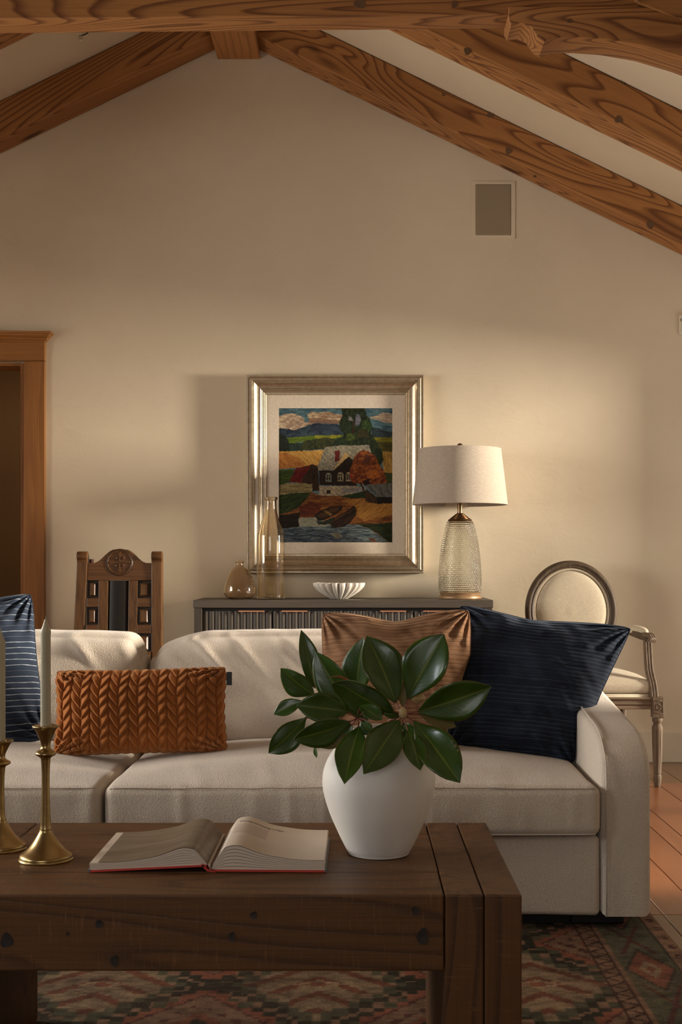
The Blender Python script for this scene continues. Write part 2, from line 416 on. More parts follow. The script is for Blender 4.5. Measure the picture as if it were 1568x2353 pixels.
def vcol(name, rough=0.6, bscale=500, bstr=0.3, spec=0.3, weave=None, coat=0):
    m, nt, b = newmat(name)
    a = N(nt, 'ShaderNodeVertexColor', layer_name='Col')
    col = a.outputs[0]
    if weave:
        f = noise_(nt, coords(nt, weave, False), 1.0, 2, 0.7)
        col = mixc(nt, ramp(nt, f, [(0.40, (0.55,)*3), (0.62, (0,0,0))]), col, (0.035, 0.028, 0.02, 1))
        f4 = noise_(nt, coords(nt, (weave[1]*0.5, weave[0]*1.1, 1), False), 1.0, 2, 0.7)
        col = mixc(nt, ramp(nt, f4, [(0.60, (0,0,0)), (0.75, (0.35,)*3)]), col, (0.34, 0.27, 0.19, 1))
    else: f = noise_(nt, coords(nt, rnd=False), bscale, 3)
    L(nt, col, b.inputs['Base Color'])
    b.inputs['Roughness'].default_value = rough; b.inputs['Specular IOR Level'].default_value = spec
    b.inputs['Coat Weight'].default_value = coat; b.inputs['Coat Roughness'].default_value = 0.3
    bump(nt, b, f, bstr, 0.001)
    return m
M_PAINT = vcol('oil paint', 0.7, 320, 0.25, 0.2)
M_RUG = vcol('knotted wool pile', 0.95, 500, 0.5, 0.1, weave=(170, 420, 1))

def grid_colour(me, rgb):       # rgb: (nverts, 3) linear
    ca = me.color_attributes.new('Col', 'FLOAT_COLOR', 'POINT')
    a = np.ones((len(rgb), 4), dtype=np.float32); a[:, :3] = rgb
    ca.data.foreach_set('color', a.ravel())
def lin(a):
    a = np.asarray(a, dtype=float) / 255
    return np.where(a > 0.04045, ((a + 0.055) / 1.055) ** 2.4, a / 12.92)

# value noise for rasters
def vnoise(x, y, seed=0):
    rs = np.random.RandomState(seed); T = rs.rand(64, 64)
    xi, yi = np.floor(x).astype(int), np.floor(y).astype(int); fx, fy = x - xi, y - yi
    fx = fx*fx*(3-2*fx); fy = fy*fy*(3-2*fy)
    g = lambda a, b_: T[a % 64, b_ % 64]
    return (g(xi,yi)*(1-fx)+g(xi+1,yi)*fx)*(1-fy) + (g(xi,yi+1)*(1-fx)+g(xi+1,yi+1)*fx)*fy - 0.5

# ================================================================== STRUCTURE
YW = 6.04                       # face of the back wall
XR, XL, YF = 2.25, -3.40, -1.6
RX, RZ, SL = -0.574, 3.456, 0.485     # underside line of the rafters: ridge x, z, slope
RD = 0.172                      # rafter depth (vertical)
def under(x): return RZ - SL * abs(x - RX)
def ceilz(x): return under(x) + RD

# floor boards
fl = thing('floor', None, None, (0, 3, 0), kind='structure')
boxo('subfloor', XL - .4, XR + .2, YF - .1, YW + 2.2, -0.08, -0.02, simple('dark subfloor', (0.02, 0.01, 0.006, 1), 0.8), fl)
seams = [0.949, 1.064, 1.136, 1.30, 1.42]
xs = [0.949]
ww = [0.115, 0.164, 0.072]; i = 0
while xs[0] > XL - .3: xs.insert(0, xs[0] - ww[i % 3]); i += 1
xs += [1.064, 1.136, 1.30]; i = 0
while xs[-1] < XR + .1: xs.append(xs[-1] + ww[i % 3]); i += 1
cuts = [YF, 0.6, 2.0, 3.43, 5.46, YW + 0.02]
cutsd = [YF, 0.6, 2.0, 3.43, 5.46, YW + 2.1]      # under the doorway the boards run on
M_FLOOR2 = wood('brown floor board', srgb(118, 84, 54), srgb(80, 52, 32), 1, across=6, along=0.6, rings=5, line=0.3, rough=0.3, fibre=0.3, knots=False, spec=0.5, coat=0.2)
plank_me = {}
for a, b_ in zip(xs[:-1], xs[1:]):
    cc_ = cutsd if b_ < -1.3 else cuts
    for j, (y0, y1) in enumerate(zip(cc_[:-1], cc_[1:])):
        key = (round(b_ - a, 4), j, cc_ is cutsd)
        if key not in plank_me:
            bm = bmesh.new(); wdt = (b_ - a) / 2 - 0.0013; ln = (y1 - y0) / 2 - 0.0015
            box(bm, -wdt, wdt, -ln, ln, -0.0195, 0, 0.0012, 1)
            me = bpy.data.meshes.new('plank'); bm.to_mesh(me); bm.free()
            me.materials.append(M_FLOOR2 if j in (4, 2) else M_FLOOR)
            plank_me[key] = me
        o = bpy.data.objects.new('plank', plank_me[key]); COL.objects.link(o); o.parent = fl
        o.location = Vector(((a + b_) / 2, (y0 + y1) / 2, 0)) - WL[fl]

# walls
def wall_poly(name, pts, off, mat=M_PLASTER):
    bm = bmesh.new(); prism(bm, pts, (0, 0, 0), off); return obj(name, bm, mat, kind='structure')
DX0, DX1, DZ = -2.45, -1.592, 1.905       # doorway opening in the back wall
TH = 0.14
ztop = RZ + RD + 0.05
def back_pts(y, x0=XL - TH, x1=XR + TH):
    pts = [(DX1, y, 0), (x1, y, 0), (x1, y, ceilz(x1) + .04), (RX, y, ceilz(RX) + .04), (x0, y, ceilz(x0) + .04), (x0, y, 0), (DX0, y, 0), (DX0, y, DZ), (DX1, y, DZ)]
    return pts
wall_poly('wall_back', back_pts(YW), (0, TH, 0))
WF = (-1.7, 0.3, 1.0, 2.1)  # opening for the added fill window
bm = bmesh.new()
for pts_ in ([(XL - TH, 0), (WF[0], 0), (WF[0], ceilz(WF[0]) + .04), (XL - TH, ceilz(XL - TH) + .04)], [(WF[1], 0), (XR + TH, 0), (XR + TH, ceilz(XR + TH) + .04), (WF[1], ceilz(WF[1]) + .04)],
             [(WF[0], 0), (WF[1], 0), (WF[1], WF[2]), (WF[0], WF[2])], [(WF[0], WF[3]), (WF[1], WF[3]), (WF[1], ceilz(WF[1]) + .04), (RX, ceilz(RX) + .04), (WF[0], ceilz(WF[0]) + .04)]):
    prism(bm, [(x, YF, z) for x, z in pts_], (0, 0, 0), (0, -TH, 0))
obj('wall_front', bm, M_PLASTER, kind='structure')
def side_wall(name, x, off, openings):
    """wall in the YZ plane with rectangular openings (y0,y1,z0,z1)"""
    zt = ceilz(x) + 0.06
    ys = sorted({YF, YW + 0.0, *[o[0] for o in openings], *[o[1] for o in openings]})
    bm = bmesh.new()
    for y0, y1 in zip(ys[:-1], ys[1:]):
        op = [o for o in openings if o[0] <= y0 + 1e-6 and o[1] >= y1 - 1e-6]
        if op:
            _, _, z0, z1 = op[0]
            if z0 > 0.01: box(bm, min(x, x+off), max(x, x+off), y0, y1, 0, z0)
            box(bm, min(x, x+off), max(x, x+off), y0, y1, z1, zt)
        else: box(bm, min(x, x+off), max(x, x+off), y0, y1, 0, zt)
    return obj(name, bm, M_PLASTER, kind='structure')
WR = (3.72, 5.78, 0.12, 1.93)
WLa = (2.45, 4.55, 0.80, 2.02)
WLb = (0.55, 1.55, 0.95, 2.02)
side_wall('wall_right', XR, TH, [WR])
side_wall('wall_left', XL, -TH, [WLa, WLb])
def ceil_slab(name, x0, x1):
    bm = bmesh.new()
    prism(bm, [(x0, YF - TH, ceilz(x0)), (x1, YF - TH, ceilz(x1)), (x1, YF - TH, ceilz(x1) + .1), (x0, YF - TH, ceilz(x0) + .1)], (0, 0, 0), (0, YW + 2 * TH - YF, 0))
    return bm
M_CEIL = M_PLASTER
obj('ceiling', ceil_slab('c', XL - TH, RX), M_CEIL, kind='structure')
obj('ceiling', ceil_slab('c', RX, XR + TH), M_CEIL, kind='structure')

# windows
def window(name, x, off, w_, nm):
    y0, y1, z0, z1 = w_
    t = thing(name, None, None, (x, (y0+y1)/2, z0), kind='structure')
    xa, xb = sorted((x + off*0.35, x + off*0.75))
    fw = 0.045
    bm = bmesh.new()
    box(bm, xa, xb, y0, y0+fw, z0, z1); box(bm, xa, xb, y1-fw, y1, z0, z1)
    box(bm, xa, xb, y0+fw, y1-fw, z0, z0+fw); box(bm, xa, xb, y0+fw, y1-fw, z1-fw, z1)
    obj('window_frame', bm, M_CASING, t)
    xm = (xa + xb) / 2
    k = nm
    for i in range(k):
        ya = y0 + fw + (y1-y0-2*fw)*i/k; yb = y0 + fw + (y1-y0-2*fw)*(i+1)/k
        boxo('pane', xm-0.003, xm+0.003, ya, yb, z0+fw, z1-fw, M_PANE, t)
        if i: boxo('mullion', xm-0.015, xm+0.015, ya-0.018, ya+0.018, z0+fw, z1-fw, M_CASING, t)
    return t
window('window_1', XR, TH, WR, 2)
window('window_2', XL, -TH, WLa, 2)
window('window_3', XL, -TH, WLb, 1)
t = thing('fill_window', None, None, ((WF[0]+WF[1])/2, YF, WF[2]), kind='structure')  # unseen window, added to let the front fill into the room
bm = bmesh.new(); ya_, yb_ = YF - .11, YF - .05
box(bm, WF[0], WF[0]+.045, ya_, yb_, WF[2], WF[3]); box(bm, WF[1]-.045, WF[1], ya_, yb_, WF[2], WF[3]); box(bm, WF[0]+.045, WF[1]-.045, ya_, yb_, WF[2], WF[2]+.045); box(bm, WF[0]+.045, WF[1]-.045, ya_, yb_, WF[3]-.045, WF[3])
obj('window_frame', bm, M_CASING, t)
boxo('pane', WF[0]+.045, WF[1]-.045, YF-.083, YF-.077, WF[2]+.045, WF[3]-.045, M_PANE, t)

# hallway beyond the doorway
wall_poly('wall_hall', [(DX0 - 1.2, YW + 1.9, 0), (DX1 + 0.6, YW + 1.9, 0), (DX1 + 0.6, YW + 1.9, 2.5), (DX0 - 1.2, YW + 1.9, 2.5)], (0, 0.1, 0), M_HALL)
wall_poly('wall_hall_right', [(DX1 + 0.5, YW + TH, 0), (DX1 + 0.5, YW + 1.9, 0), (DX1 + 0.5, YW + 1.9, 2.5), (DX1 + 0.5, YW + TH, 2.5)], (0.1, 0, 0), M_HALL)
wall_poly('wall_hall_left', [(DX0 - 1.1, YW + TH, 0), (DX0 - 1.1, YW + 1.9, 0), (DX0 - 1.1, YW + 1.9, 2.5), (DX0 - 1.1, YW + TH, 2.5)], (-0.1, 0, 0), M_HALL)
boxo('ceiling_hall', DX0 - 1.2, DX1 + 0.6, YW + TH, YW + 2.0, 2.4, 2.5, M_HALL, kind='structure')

# door casing
d = thing('door_1', None, None, (DX1, YW, 0), kind='structure')
cw = 0.091
s_ = F / 6.0
cxr = (101 - CX) / s_; 
boxo('side_casing', DX1 + 0.004, cxr, YW - 0.026, YW + 0.002, 0, 1.915, M_CASING, d, 0.003)
boxo('side_casing', DX0 - (cxr - DX1), DX0 - 0.004, YW - 0.026, YW + 0.002, 0, 1.915, M_CASING, d, 0.003)
boxo('jamb', DX1 - 0.012, DX1 + 0.004, YW - 0.02, YW + TH + .01, 0, DZ, M_CASING, d)
boxo('jamb', DX0 - 0.004, DX0 + 0.012, YW - 0.02, YW + TH + .01, 0, DZ, M_CASING, d)
boxo('head_jamb', DX0 + 0.012, DX1 - 0.012, YW - 0.015, YW + TH + .01, DZ - 0.012, DZ + .004, M_CASINGX, d)
boxo('head_casing', DX0 - 0.11, cxr + 0.0005, YW - 0.030, YW + 0.002, 1.916, 2.003, M_CASINGX, d, 0.002)
# cornice moulding
prof = [(0, 0), (0.030, 0), (0.034, 0.008), (0.040, 0.010), (0.046, 0.020), (0.058, 0.030), (0.060, 0.036), (0.066, 0.038), (0.068, 0.048), (0, 0.048)]
bm = bmesh.new()
x0, x1 = DX0 - 0.11, cxr
rings = []
for (p, z) in prof:
    q = max(0, p - 0.030)
    rings.append([bm.verts.new((x0 - q, YW + 0.001, 2.003 + z)), bm.verts.new((x0 - q, YW - p, 2.003 + z)), bm.verts.new((x1 + q, YW - p, 2.003 + z)), bm.verts.new((x1 + q, YW + 0.001, 2.003 + z))])
for a, b_ in zip(rings[:-1], rings[1:]):
    for k in range(3): bm.faces.new((a[k], a[k+1], b_[k+1], b_[k]))
bm.faces.new(rings[-1])
bmesh.ops.remove_doubles(bm, verts=bm.verts, dist=1e-6)
obj('cornice', bm, M_CASINGX, d)

# baseboard
boxo('baseboard_back', cxr + 0.001, XR, YW - 0.014, YW + 0.001, 0, 0.142, M_BASEB, kind='structure', bev=0.002)
boxo('baseboard_right', XR - 0.014, XR + .001, YF, YW - 0.015, 0, 0.142, M_BASEB, kind='structure', bev=0.002)

# ------------------------------------------------------------------ roof timbers
def rafter(side, ya, yb, n):
    """sloping timber from the ridge to the side wall between depths ya (front) and yb"""
    xe = XR + 0.02 if side > 0 else XL - 0.02
    L_ = abs(xe - RX) / math.cos(math.atan(SL)); ang = math.atan(SL)
    h = RD * math.cos(ang) - 0.002
    bm = bmesh.new(); box(bm, 0.0, L_, -(yb - ya) / 2, (yb - ya) / 2, 0, h, 0.006, 2)
    me = bpy.data.meshes.new('trim'); bm.to_mesh(me); bm.free(); me.materials.append(M_BEAM)
    o = bpy.data.objects.new('trim_%d' % n, me); COL.objects.link(o)
    o.location = (RX, (ya + yb) / 2, RZ)
    o.rotation_euler = (0, ang, 0) if side > 0 else (0, math.pi - ang, 0)
    if side < 0:
        o.rotation_euler = (0, 0, 0)
        for v in me.vertices: v.co.x = -v.co.x
        me.flip_normals(); o.rotation_euler = (0, -ang, 0)
    o['kind'] = 'structure'
    return o
n = 1
for (ya, yb) in ((5.865, 6.035), (4.95, 5.12), (3.62, 3.79), (2.7, 2.87), (1.8, 1.97), (0.9, 1.07), (0.0, .17)):
    for s in (1, -1): rafter(s, ya, yb, n); n += 1
# ridge beam
yb0 = YW
boxo('trim_%d' % n, P(500, 0, YW).x, P(598, 0, YW).x, 3.9, YW + 0.002, 3.362, RZ + RD - 0.01, M_BEAMY, kind='structure', bev=0.006); n += 1
# truss: tie beam, curved bracket, chord
YT0, YT1 = 4.0, 4.11
bm = bmesh.new()
zt0 = EYE + (HY - 44) * YT0 / F; zt1 = EYE + (HY - 33) * YT0 / F
xa, xb = -2.7, 2.2
def ztie(x):
    x0_, x1_ = P(0, 0, YT0).x, P(1160, 0, YT0).x
    return zt0 + (zt1 - zt0) * (x - x0_) / (x1_ - x0_)
xbr = P(1160, 0, YT0).x
prism(bm, [(xa, YT0, ztie(xa)), (xbr, YT0, ztie(xbr)), (xb, YT0, ztie(xb)), (xb, YT0, ztie(xb) + .2), (xa, YT0, ztie(xa) + .2)], (0, 0, 0), (0, YT1 - YT0, 0), 0.004)
obj('trim_%d' % n, bm, M_BEAM, kind='structure'); n += 1
# bracket outline from the photograph (front face), real thickness
br = [(1170, 15), (1170, 45), (1176, 55), (1200, 52), (1222, 62), (1236, 84), (1252, 95), (1262, 92), (1280, 86), (1330, 85), (1400, 90), (1480, 104), (1568, 130), (1660, 165), (1760, 214), (1860, 290), (1900, 330), (1900, 15)]
pts = [P(x, y, YT0 - 0.012) for x, y in br]
bm = bmesh.new(); prism(bm, pts, (0, 0, 0), (0, YT1 - YT0 + 0.02, 0), 0.003)
obj('trim_%d' % n, bm, M_BEAM, kind='structure', smooth=True, angle=35); n += 1
ch = [(1490, 15), (1900, 190), (1900, -60), (1300, -200), (1100, -150), (1420, -20)]
pts = [P(x, y, YT0 - 0.018) for x, y in [(1490, 15), (1900, 170), (1900, -20), (1490, -180), (1420, -60), (1470, 8)]]
bm = bmesh.new(); prism(bm, pts, (0, 0, 0), (0, 0.12, 0), 0.003)
obj('trim_%d' % n, bm, M_BEAM, kind='structure'); n += 1

M_KNOT, nt, b = newmat('dark wood knot')
kf = N(nt, 'ShaderNodeTexWave', wave_type='RINGS', rings_direction='SPHERICAL'); L(nt, coords(nt, (1, 0.1, 1), False), kf.inputs['Vector']); kf.inputs['Scale'].default_value = 110; kf.inputs['Distortion'].default_value = 2.5
L(nt, ramp(nt, kf.outputs['Fac'], [(0.2, (0.07, 0.032, 0.013)), (0.9, (0.17, 0.085, 0.035))]), b.inputs['Base Color']); b.inputs['Roughness'].default_value = 0.6
M_KNOTD = simple('dark board knot', (0.016, 0.008, 0.004, 1), 0.6, 0, 0.5, 90)
def knot(parent, px, py, Y, rx, rz, front=0.0, rot=0.0):
    c0 = P(px, py, Y); k = Y / F
    bm = bmesh.new(); n_ = 14; ctr = bm.verts.new((0, -0.0006, 0)); rg = []
    for q in range(n_):
        a = 2*math.pi*q/n_; rr = 1 + 0.12*math.sin(3*a + px)
        x, z = rx*k*rr*math.cos(a), rz*k*rr*math.sin(a)
        rg.append((bm.verts.new((x*math.cos(rot) - z*math.sin(rot), -0.0012, x*math.sin(rot) + z*math.cos(rot))), bm.verts.new((1.12*(x*math.cos(rot) - z*math.sin(rot)), 0.002, 1.12*(x*math.sin(rot) + z*math.cos(rot))))))
    for q in range(n_):
        a_, b2 = rg[q], rg[(q+1) % n_]; bm.faces.new((ctr, a_[0], b2[0])); bm.faces.new((a_[0], a_[1], b2[1], b2[0]))
    bmesh.ops.recalc_face_normals(bm, faces=bm.faces)
    me = bpy.data.meshes.new('knot'); bm.to_mesh(me); bm.free(); me.materials.append(M_KNOT)
    o = bpy.data.objects.new('knot', me); COL.objects.link(o); o.parent = parent
    mw = Matrix.LocRotScale(parent.location, parent.rotation_euler, None)
    o.matrix_local = mw.inverted() @ Matrix.Translation(c0)
    return o
# front faces are at 5.865 and 4.95; right-hand timbers are trim_1 and trim_3
T1, T2 = bpy.data.objects['trim_1'], bpy.data.objects['trim_3']
for px, py, rx, rz in ((1128, 263, 8, 8), (1170, 346, 8, 8), (1495, 516, 8, 9), (1020, 217, 4, 4), (985, 118, 5, 4), (1230, 405, 4, 3)): knot(T1, px, py, 5.865, rx, rz)
for px, py, rx, rz in ((1075, 117, 8, 8), (1423, 274, 9, 8), (1433, 186, 7, 7)): knot(T2, px, py, 4.95, rx, rz)
TT = bpy.data.objects['trim_16']
for px, py, rx, rz in ((827, 8, 13, 11), (1045, 10, 7, 8)): knot(TT, px, py, YT0, rx, rz)
TBk = bpy.data.objects['trim_17']
knot(TBk, 1310, 48, YT0 - .012, 6, 5)

# ceiling cord left over on the left slope
p = P(186, 84, 4.9)
def on_ceiling(px, py):
    # ray from the camera to the left ceiling slope
    d = Vector(((px-CX)/F, 1, (HY-py)/F)); # z = RZ+RD - SL*(RX-x)
    t = (RZ + RD - SL*RX - EYE) / (d.z - SL*d.x)
    return Vector((0, 0, EYE)) + d*t
q = on_ceiling(186, 82)
t = thing('wire_connector', 'small loose wire end poking from the left ceiling slope by the beam', 'wire', q)
bm = bmesh.new(); tube(bm, smooth_curve([q + Vector((0.05, 0, 0.045)), q + Vector((0.03, 0, 0.012)), q + Vector((0, 0, 0.0)), q + Vector((-0.015, 0, 0.006)), q + Vector((-0.02, 0, -.004))], 5), 0.0022, 6)
obj('wire', bm, M_BLACK, t, True)
boxo('connector', q.x - .008, q.x + .008, q.y - .008, q.y + .008, q.z - 0.022, q.z - 0.002, M_WHITEP, t, 0.002)

# speaker in the back wall
def PW(px, py, y=YW): return P(px, py, y)
a, b_ = PW(1083, 417), PW(1184, 549); ia, ib = PW(1093, 424), PW(1175, 541)
t = thing('wall_speaker', 'flush rectangular speaker high on the back wall under the right rafter', 'speaker', (ia.x, YW, ib.z))
bm = bmesh.new()
o_, i_ = [(a.x, b_.z), (b_.x, b_.z), (b_.x, a.z), (a.x, a.z)], [(ia.x, ib.z), (ib.x, ib.z), (ib.x, ia.z), (ia.x, ia.z)]
vo = [bm.verts.new((x, YW + .001, z)) for x, z in o_]; vf = [bm.verts.new((x, YW - .004, z)) for x, z in o_]
vi = [bm.verts.new((x, YW - .004, z)) for x, z in i_]; vk = [bm.verts.new((x, YW + .001, z)) for x, z in i_]
for A, B in ((vo, vf), (vf, vi), (vi, vk)):
    for k in range(4): bm.faces.new((A[k], A[(k+1) % 4], B[(k+1) % 4], B[k]))
obj('surround', bm, M_PLASTER, t)
boxo('grille', ia.x + .001, ib.x - .001, YW - 0.006, YW + .001, ib.z + .001, ia.z - .001, M_GRILLE, t, 0.003)

# thermostat at the frame's right edge
a = PW(1561, 725); b_ = PW(1630, 771)
t = thing('thermostat', 'small white wall device at the right edge of the picture', 'thermostat', (a.x, YW, b_.z))
boxo('housing', a.x, b_.x, YW - .022, YW - .0005, b_.z, a.z, M_WHITEP, t, 0.003)
boxo('vent_slot', a.x + .002, a.x + .005, YW - .0235, YW - .021, a.z - .032, a.z - .018, M_BLACK, t)
boxo('door_flap', a.x + .006, b_.x - .004, YW - .026, YW - .021, b_.z + .009, a.z - .046, M_WHITEP, t, 0.002)

# ================================================================== RUG
RX0, RX1, RY0, RY1 = -2.3, 0.80, 1.2, 3.42
def rug_colour(X, Y):
    kn = 0.0085
    qx = np.floor(X / kn) * kn; qy = np.floor(Y / kn) * kn
    wob = 0.006 * vnoise(Y * 9, X * 3, 3)
    cr = lin([148, 112, 88]); rust = lin([128, 74, 54]); dk = lin([40, 40, 30]); sage = lin([84, 82, 62]); beige = lin([164, 136, 106]); plum = lin([84, 44, 38])
    out = np.empty(X.shape + (3,)); out[:] = rust
    per, pl = 0.49, 0.60
    dx = np.abs(((qx + 0.333 + per/2) % per) - per/2)          # distance to the medallion axis
    dy = np.abs(((qy - 2.53 + pl/2) % pl) - pl/2)
    st = 0.026
    sdx = np.floor(dx / st) * st; sdy = np.floor(dy / st * 1.0) * st
    m = dx / 0.245 + dy / 0.30                                  # smooth diamond
    ms = sdx / 0.245 + sdy / 0.30                               # stepped diamond
    n1 = vnoise(X * 12, Y * 30, 1); n2 = vnoise(X * 60, Y * 90, 2)
    out[:] = rust * 1.15
    out[(ms > 1.18)] = beige * 0.72
    hook = (np.floor((np.abs(qx + 0.088 - np.round((qx+0.088)/per)*per) + qy) / 0.034) % 3 == 0) & (ms > 1.25); out[hook] = rust * 0.8
    out[(ms > 0.80) & (ms < 1.20)] = sage * 0.9
    blk = ((np.floor(qx / 0.034) + np.floor(qy / 0.034)) % 2 == 0)
    out[(ms > 0.84) & (ms < 1.08)] = dk
    out[(ms > 0.90) & (ms < 1.02) & blk] = cr * 0.85
    out[(m < 0.80)] = cr * 0.75
    out[(m < 0.80) & (m > 0.76)] = plum
    z = (m < 0.62) & (m > 0.52) & blk; out[z] = plum
    out[m < 0.42] = rust * 1.0
    out[(m < 0.30) & blk] = dk * 1.3
    out[m < 0.12] = beige
    # small light diamonds between the medallions
    ex = np.abs(((qx + 0.333) % per) - per/2); ey = np.abs(((qy - 2.83 + pl/2) % pl) - pl/2)
    e = ex / 0.06 + ey / 0.03
    out[(e < 1)] = beige * 0.95; out[(e < 0.55)] = rust * 1.1
    # border
    bx = X
    g = (bx > 0.565); out[g] = (cr * 0.8)
    g = (bx > 0.565) & (bx < 0.57) | (bx > 0.607) & (bx < 0.613); out[g] = plum * 0.5
    tri = np.abs(((Y / 0.05) % 1) * 2 - 1)
    zz = (bx > 0.57) & (bx < 0.607) & (np.abs((bx - 0.57) / 0.037 - tri) < 0.17); out[zz] = plum * 0.45
    g = (bx > 0.622) & (bx < 0.75); out[g] = (sage * 1.05)
    c1 = ((Y + 0.05) % 0.46) - 0.23; rr = ((bx - 0.686) / 0.055) ** 2 + (c1 / 0.10) ** 2
    ang = np.abs(bx - 0.686) / 0.058 + np.abs(c1) / 0.15
    out[g & (ang < 1.05)] = dk * 1.2; out[g & (ang < 0.92)] = rust * 1.1; out[g & (ang < 0.45)] = beige * 0.8; out[g & (ang < .2)] = rust
    c2 = ((Y + 0.28) % 0.46) - 0.23
    out[g & (np.abs(np.abs(bx - 0.686) - np.abs(c2) * 0.35) < 0.006) & (np.abs(c2) < 0.12)] = plum
    g = (bx > 0.75) & (bx < 0.758); out[g] = dk
    g = (bx >= 0.758); out[g] = (cr * 0.9)
    mk = (np.abs(((Y / 0.075) % 1) - 0.5) < 0.2) & (np.abs(bx - 0.776) < 0.008) & (n2 > -0.1); out[mk] = plum * .6
    f = 1 + 0.55 * n1 + 0.75 * n2
    wear = np.clip(0.28 + 0.6 * vnoise(X * 5 + 7, Y * 7, 5), 0, 0.7)[..., None]
    out = out * (1 - wear * 0.5) + cr * 0.55 * wear * 0.5
    return np.clip(out * f[..., None] * 0.85, 0.004, 1)
def heightgrid(x0, x1, nx, ys):
    gx = np.linspace(x0, x1, nx); X, Y = np.meshgrid(gx, ys)
    return X, Y
def grid_faces(ny, nx):
    i = np.arange((ny-1)*(nx-1)); r_, c_ = i // (nx-1), i % (nx-1)
    a = r_*nx + c_
    return np.stack([a, a+1, a+nx+1, a+nx], 1)
def fast_mesh(name, V, Fq):
    me = bpy.data.meshes.new(name); me.vertices.add(len(V)); me.vertices.foreach_set('co', V.astype(np.float32).ravel())
    me.loops.add(len(Fq)*4); me.loops.foreach_set('vertex_index', Fq.astype(np.int32).ravel())
    me.polygons.add(len(Fq)); me.polygons.foreach_set('loop_start', (np.arange(len(Fq))*4).astype(np.int32))
    me.update(calc_edges=True); return me
ys = np.concatenate([np.arange(RY0, 2.45, 0.02), np.arange(2.45, RY1 + .001, 0.0055)])
nx = int((RX1 - RX0) / 0.0058)
X, Y = heightgrid(RX0, RX1, nx, ys)
Z = 0.010 + 0.0012 * vnoise(X * 40, Y * 60, 8)
e = np.minimum(np.minimum(X - RX0, RX1 - X), np.minimum(Y - RY0, RY1 - Y)); Z = np.where(e < 0.004, 0.0005, Z)
wav = 0.004 * vnoise(Y * 9, X * 0, 4)
V = np.stack([X + np.where(X > RX1 - .05, wav, 0), Y, Z], -1).reshape(-1, 3)
me = fast_mesh('area_rug', V, grid_faces(*X.shape))
grid_colour(me, rug_colour(X, Y).reshape(-1, 3))
rug = finish('area_rug', me, M_RUG, None, True, label='worn rust, beige and dark green patterned rug under the coffee table and sofa', cat='rug')

# ================================================================== SOFT SHAPES
def rounded_cushion(x0, x1, y0, y1, z0, z1, r=0.04, n=(60, 44, 24), fn=None):
    """box with rounded edges as a fine quad surface; fn(p, u) displaces points (u in -1..1)"""
    hx, hy, hz = (x1-x0)/2, (y1-y0)/2, (z1-z0)/2; C = Vector(((x0+x1)/2, (y0+y1)/2, (z0+z1)/2))
    verts, faces, idx = [], [], {}
    def put(u):
        key = (round(u[0], 5), round(u[1], 5), round(u[2], 5))
        if key in idx: return idx[key]
        p = Vector((u[0]*hx, u[1]*hy, u[2]*hz))
        q = Vector((max(-hx+r, min(hx-r, p.x)), max(-hy+r, min(hy-r, p.y)), max(-hz+r, min(hz-r, p.z))))
        d = p - q
        if d.length > 1e-9: p = q + d.normalized() * r
        if fn: p = p + Vector(fn(p, u))
        idx[key] = len(verts); verts.append(p + C); return idx[key]
    def lin_(k, h):
        a = []
        e = min(0.45, r / h)
        m = 5
        a = [-1 + e * i / m for i in range(m)] + [(-1 + e) + (2 - 2*e) * i / k for i in range(k)] + [1 - e + e * i / m for i in range(m + 1)]
        return a
    A = [lin_(n[0], hx), lin_(n[1], hy), lin_(n[2], hz)]
    for ax in range(3):
        b1, b2 = [(1, 2), (2, 0), (0, 1)][ax]
        for s in (-1, 1):
            for i in range(len(A[b1]) - 1):
                for j in range(len(A[b2]) - 1):
                    q = []
                    for (di, dj) in ((0,0), (1,0), (1,1), (0,1)):
                        u = [0, 0, 0]; u[ax] = s; u[b1] = A[b1][i+di]; u[b2] = A[b2][j+dj]; q.append(put(u))
                    faces.append(q if s > 0 else q[::-1])
    return verts, faces
def nz(x, y=0, z=0): return noise.noise(Vector((x, y, z)))

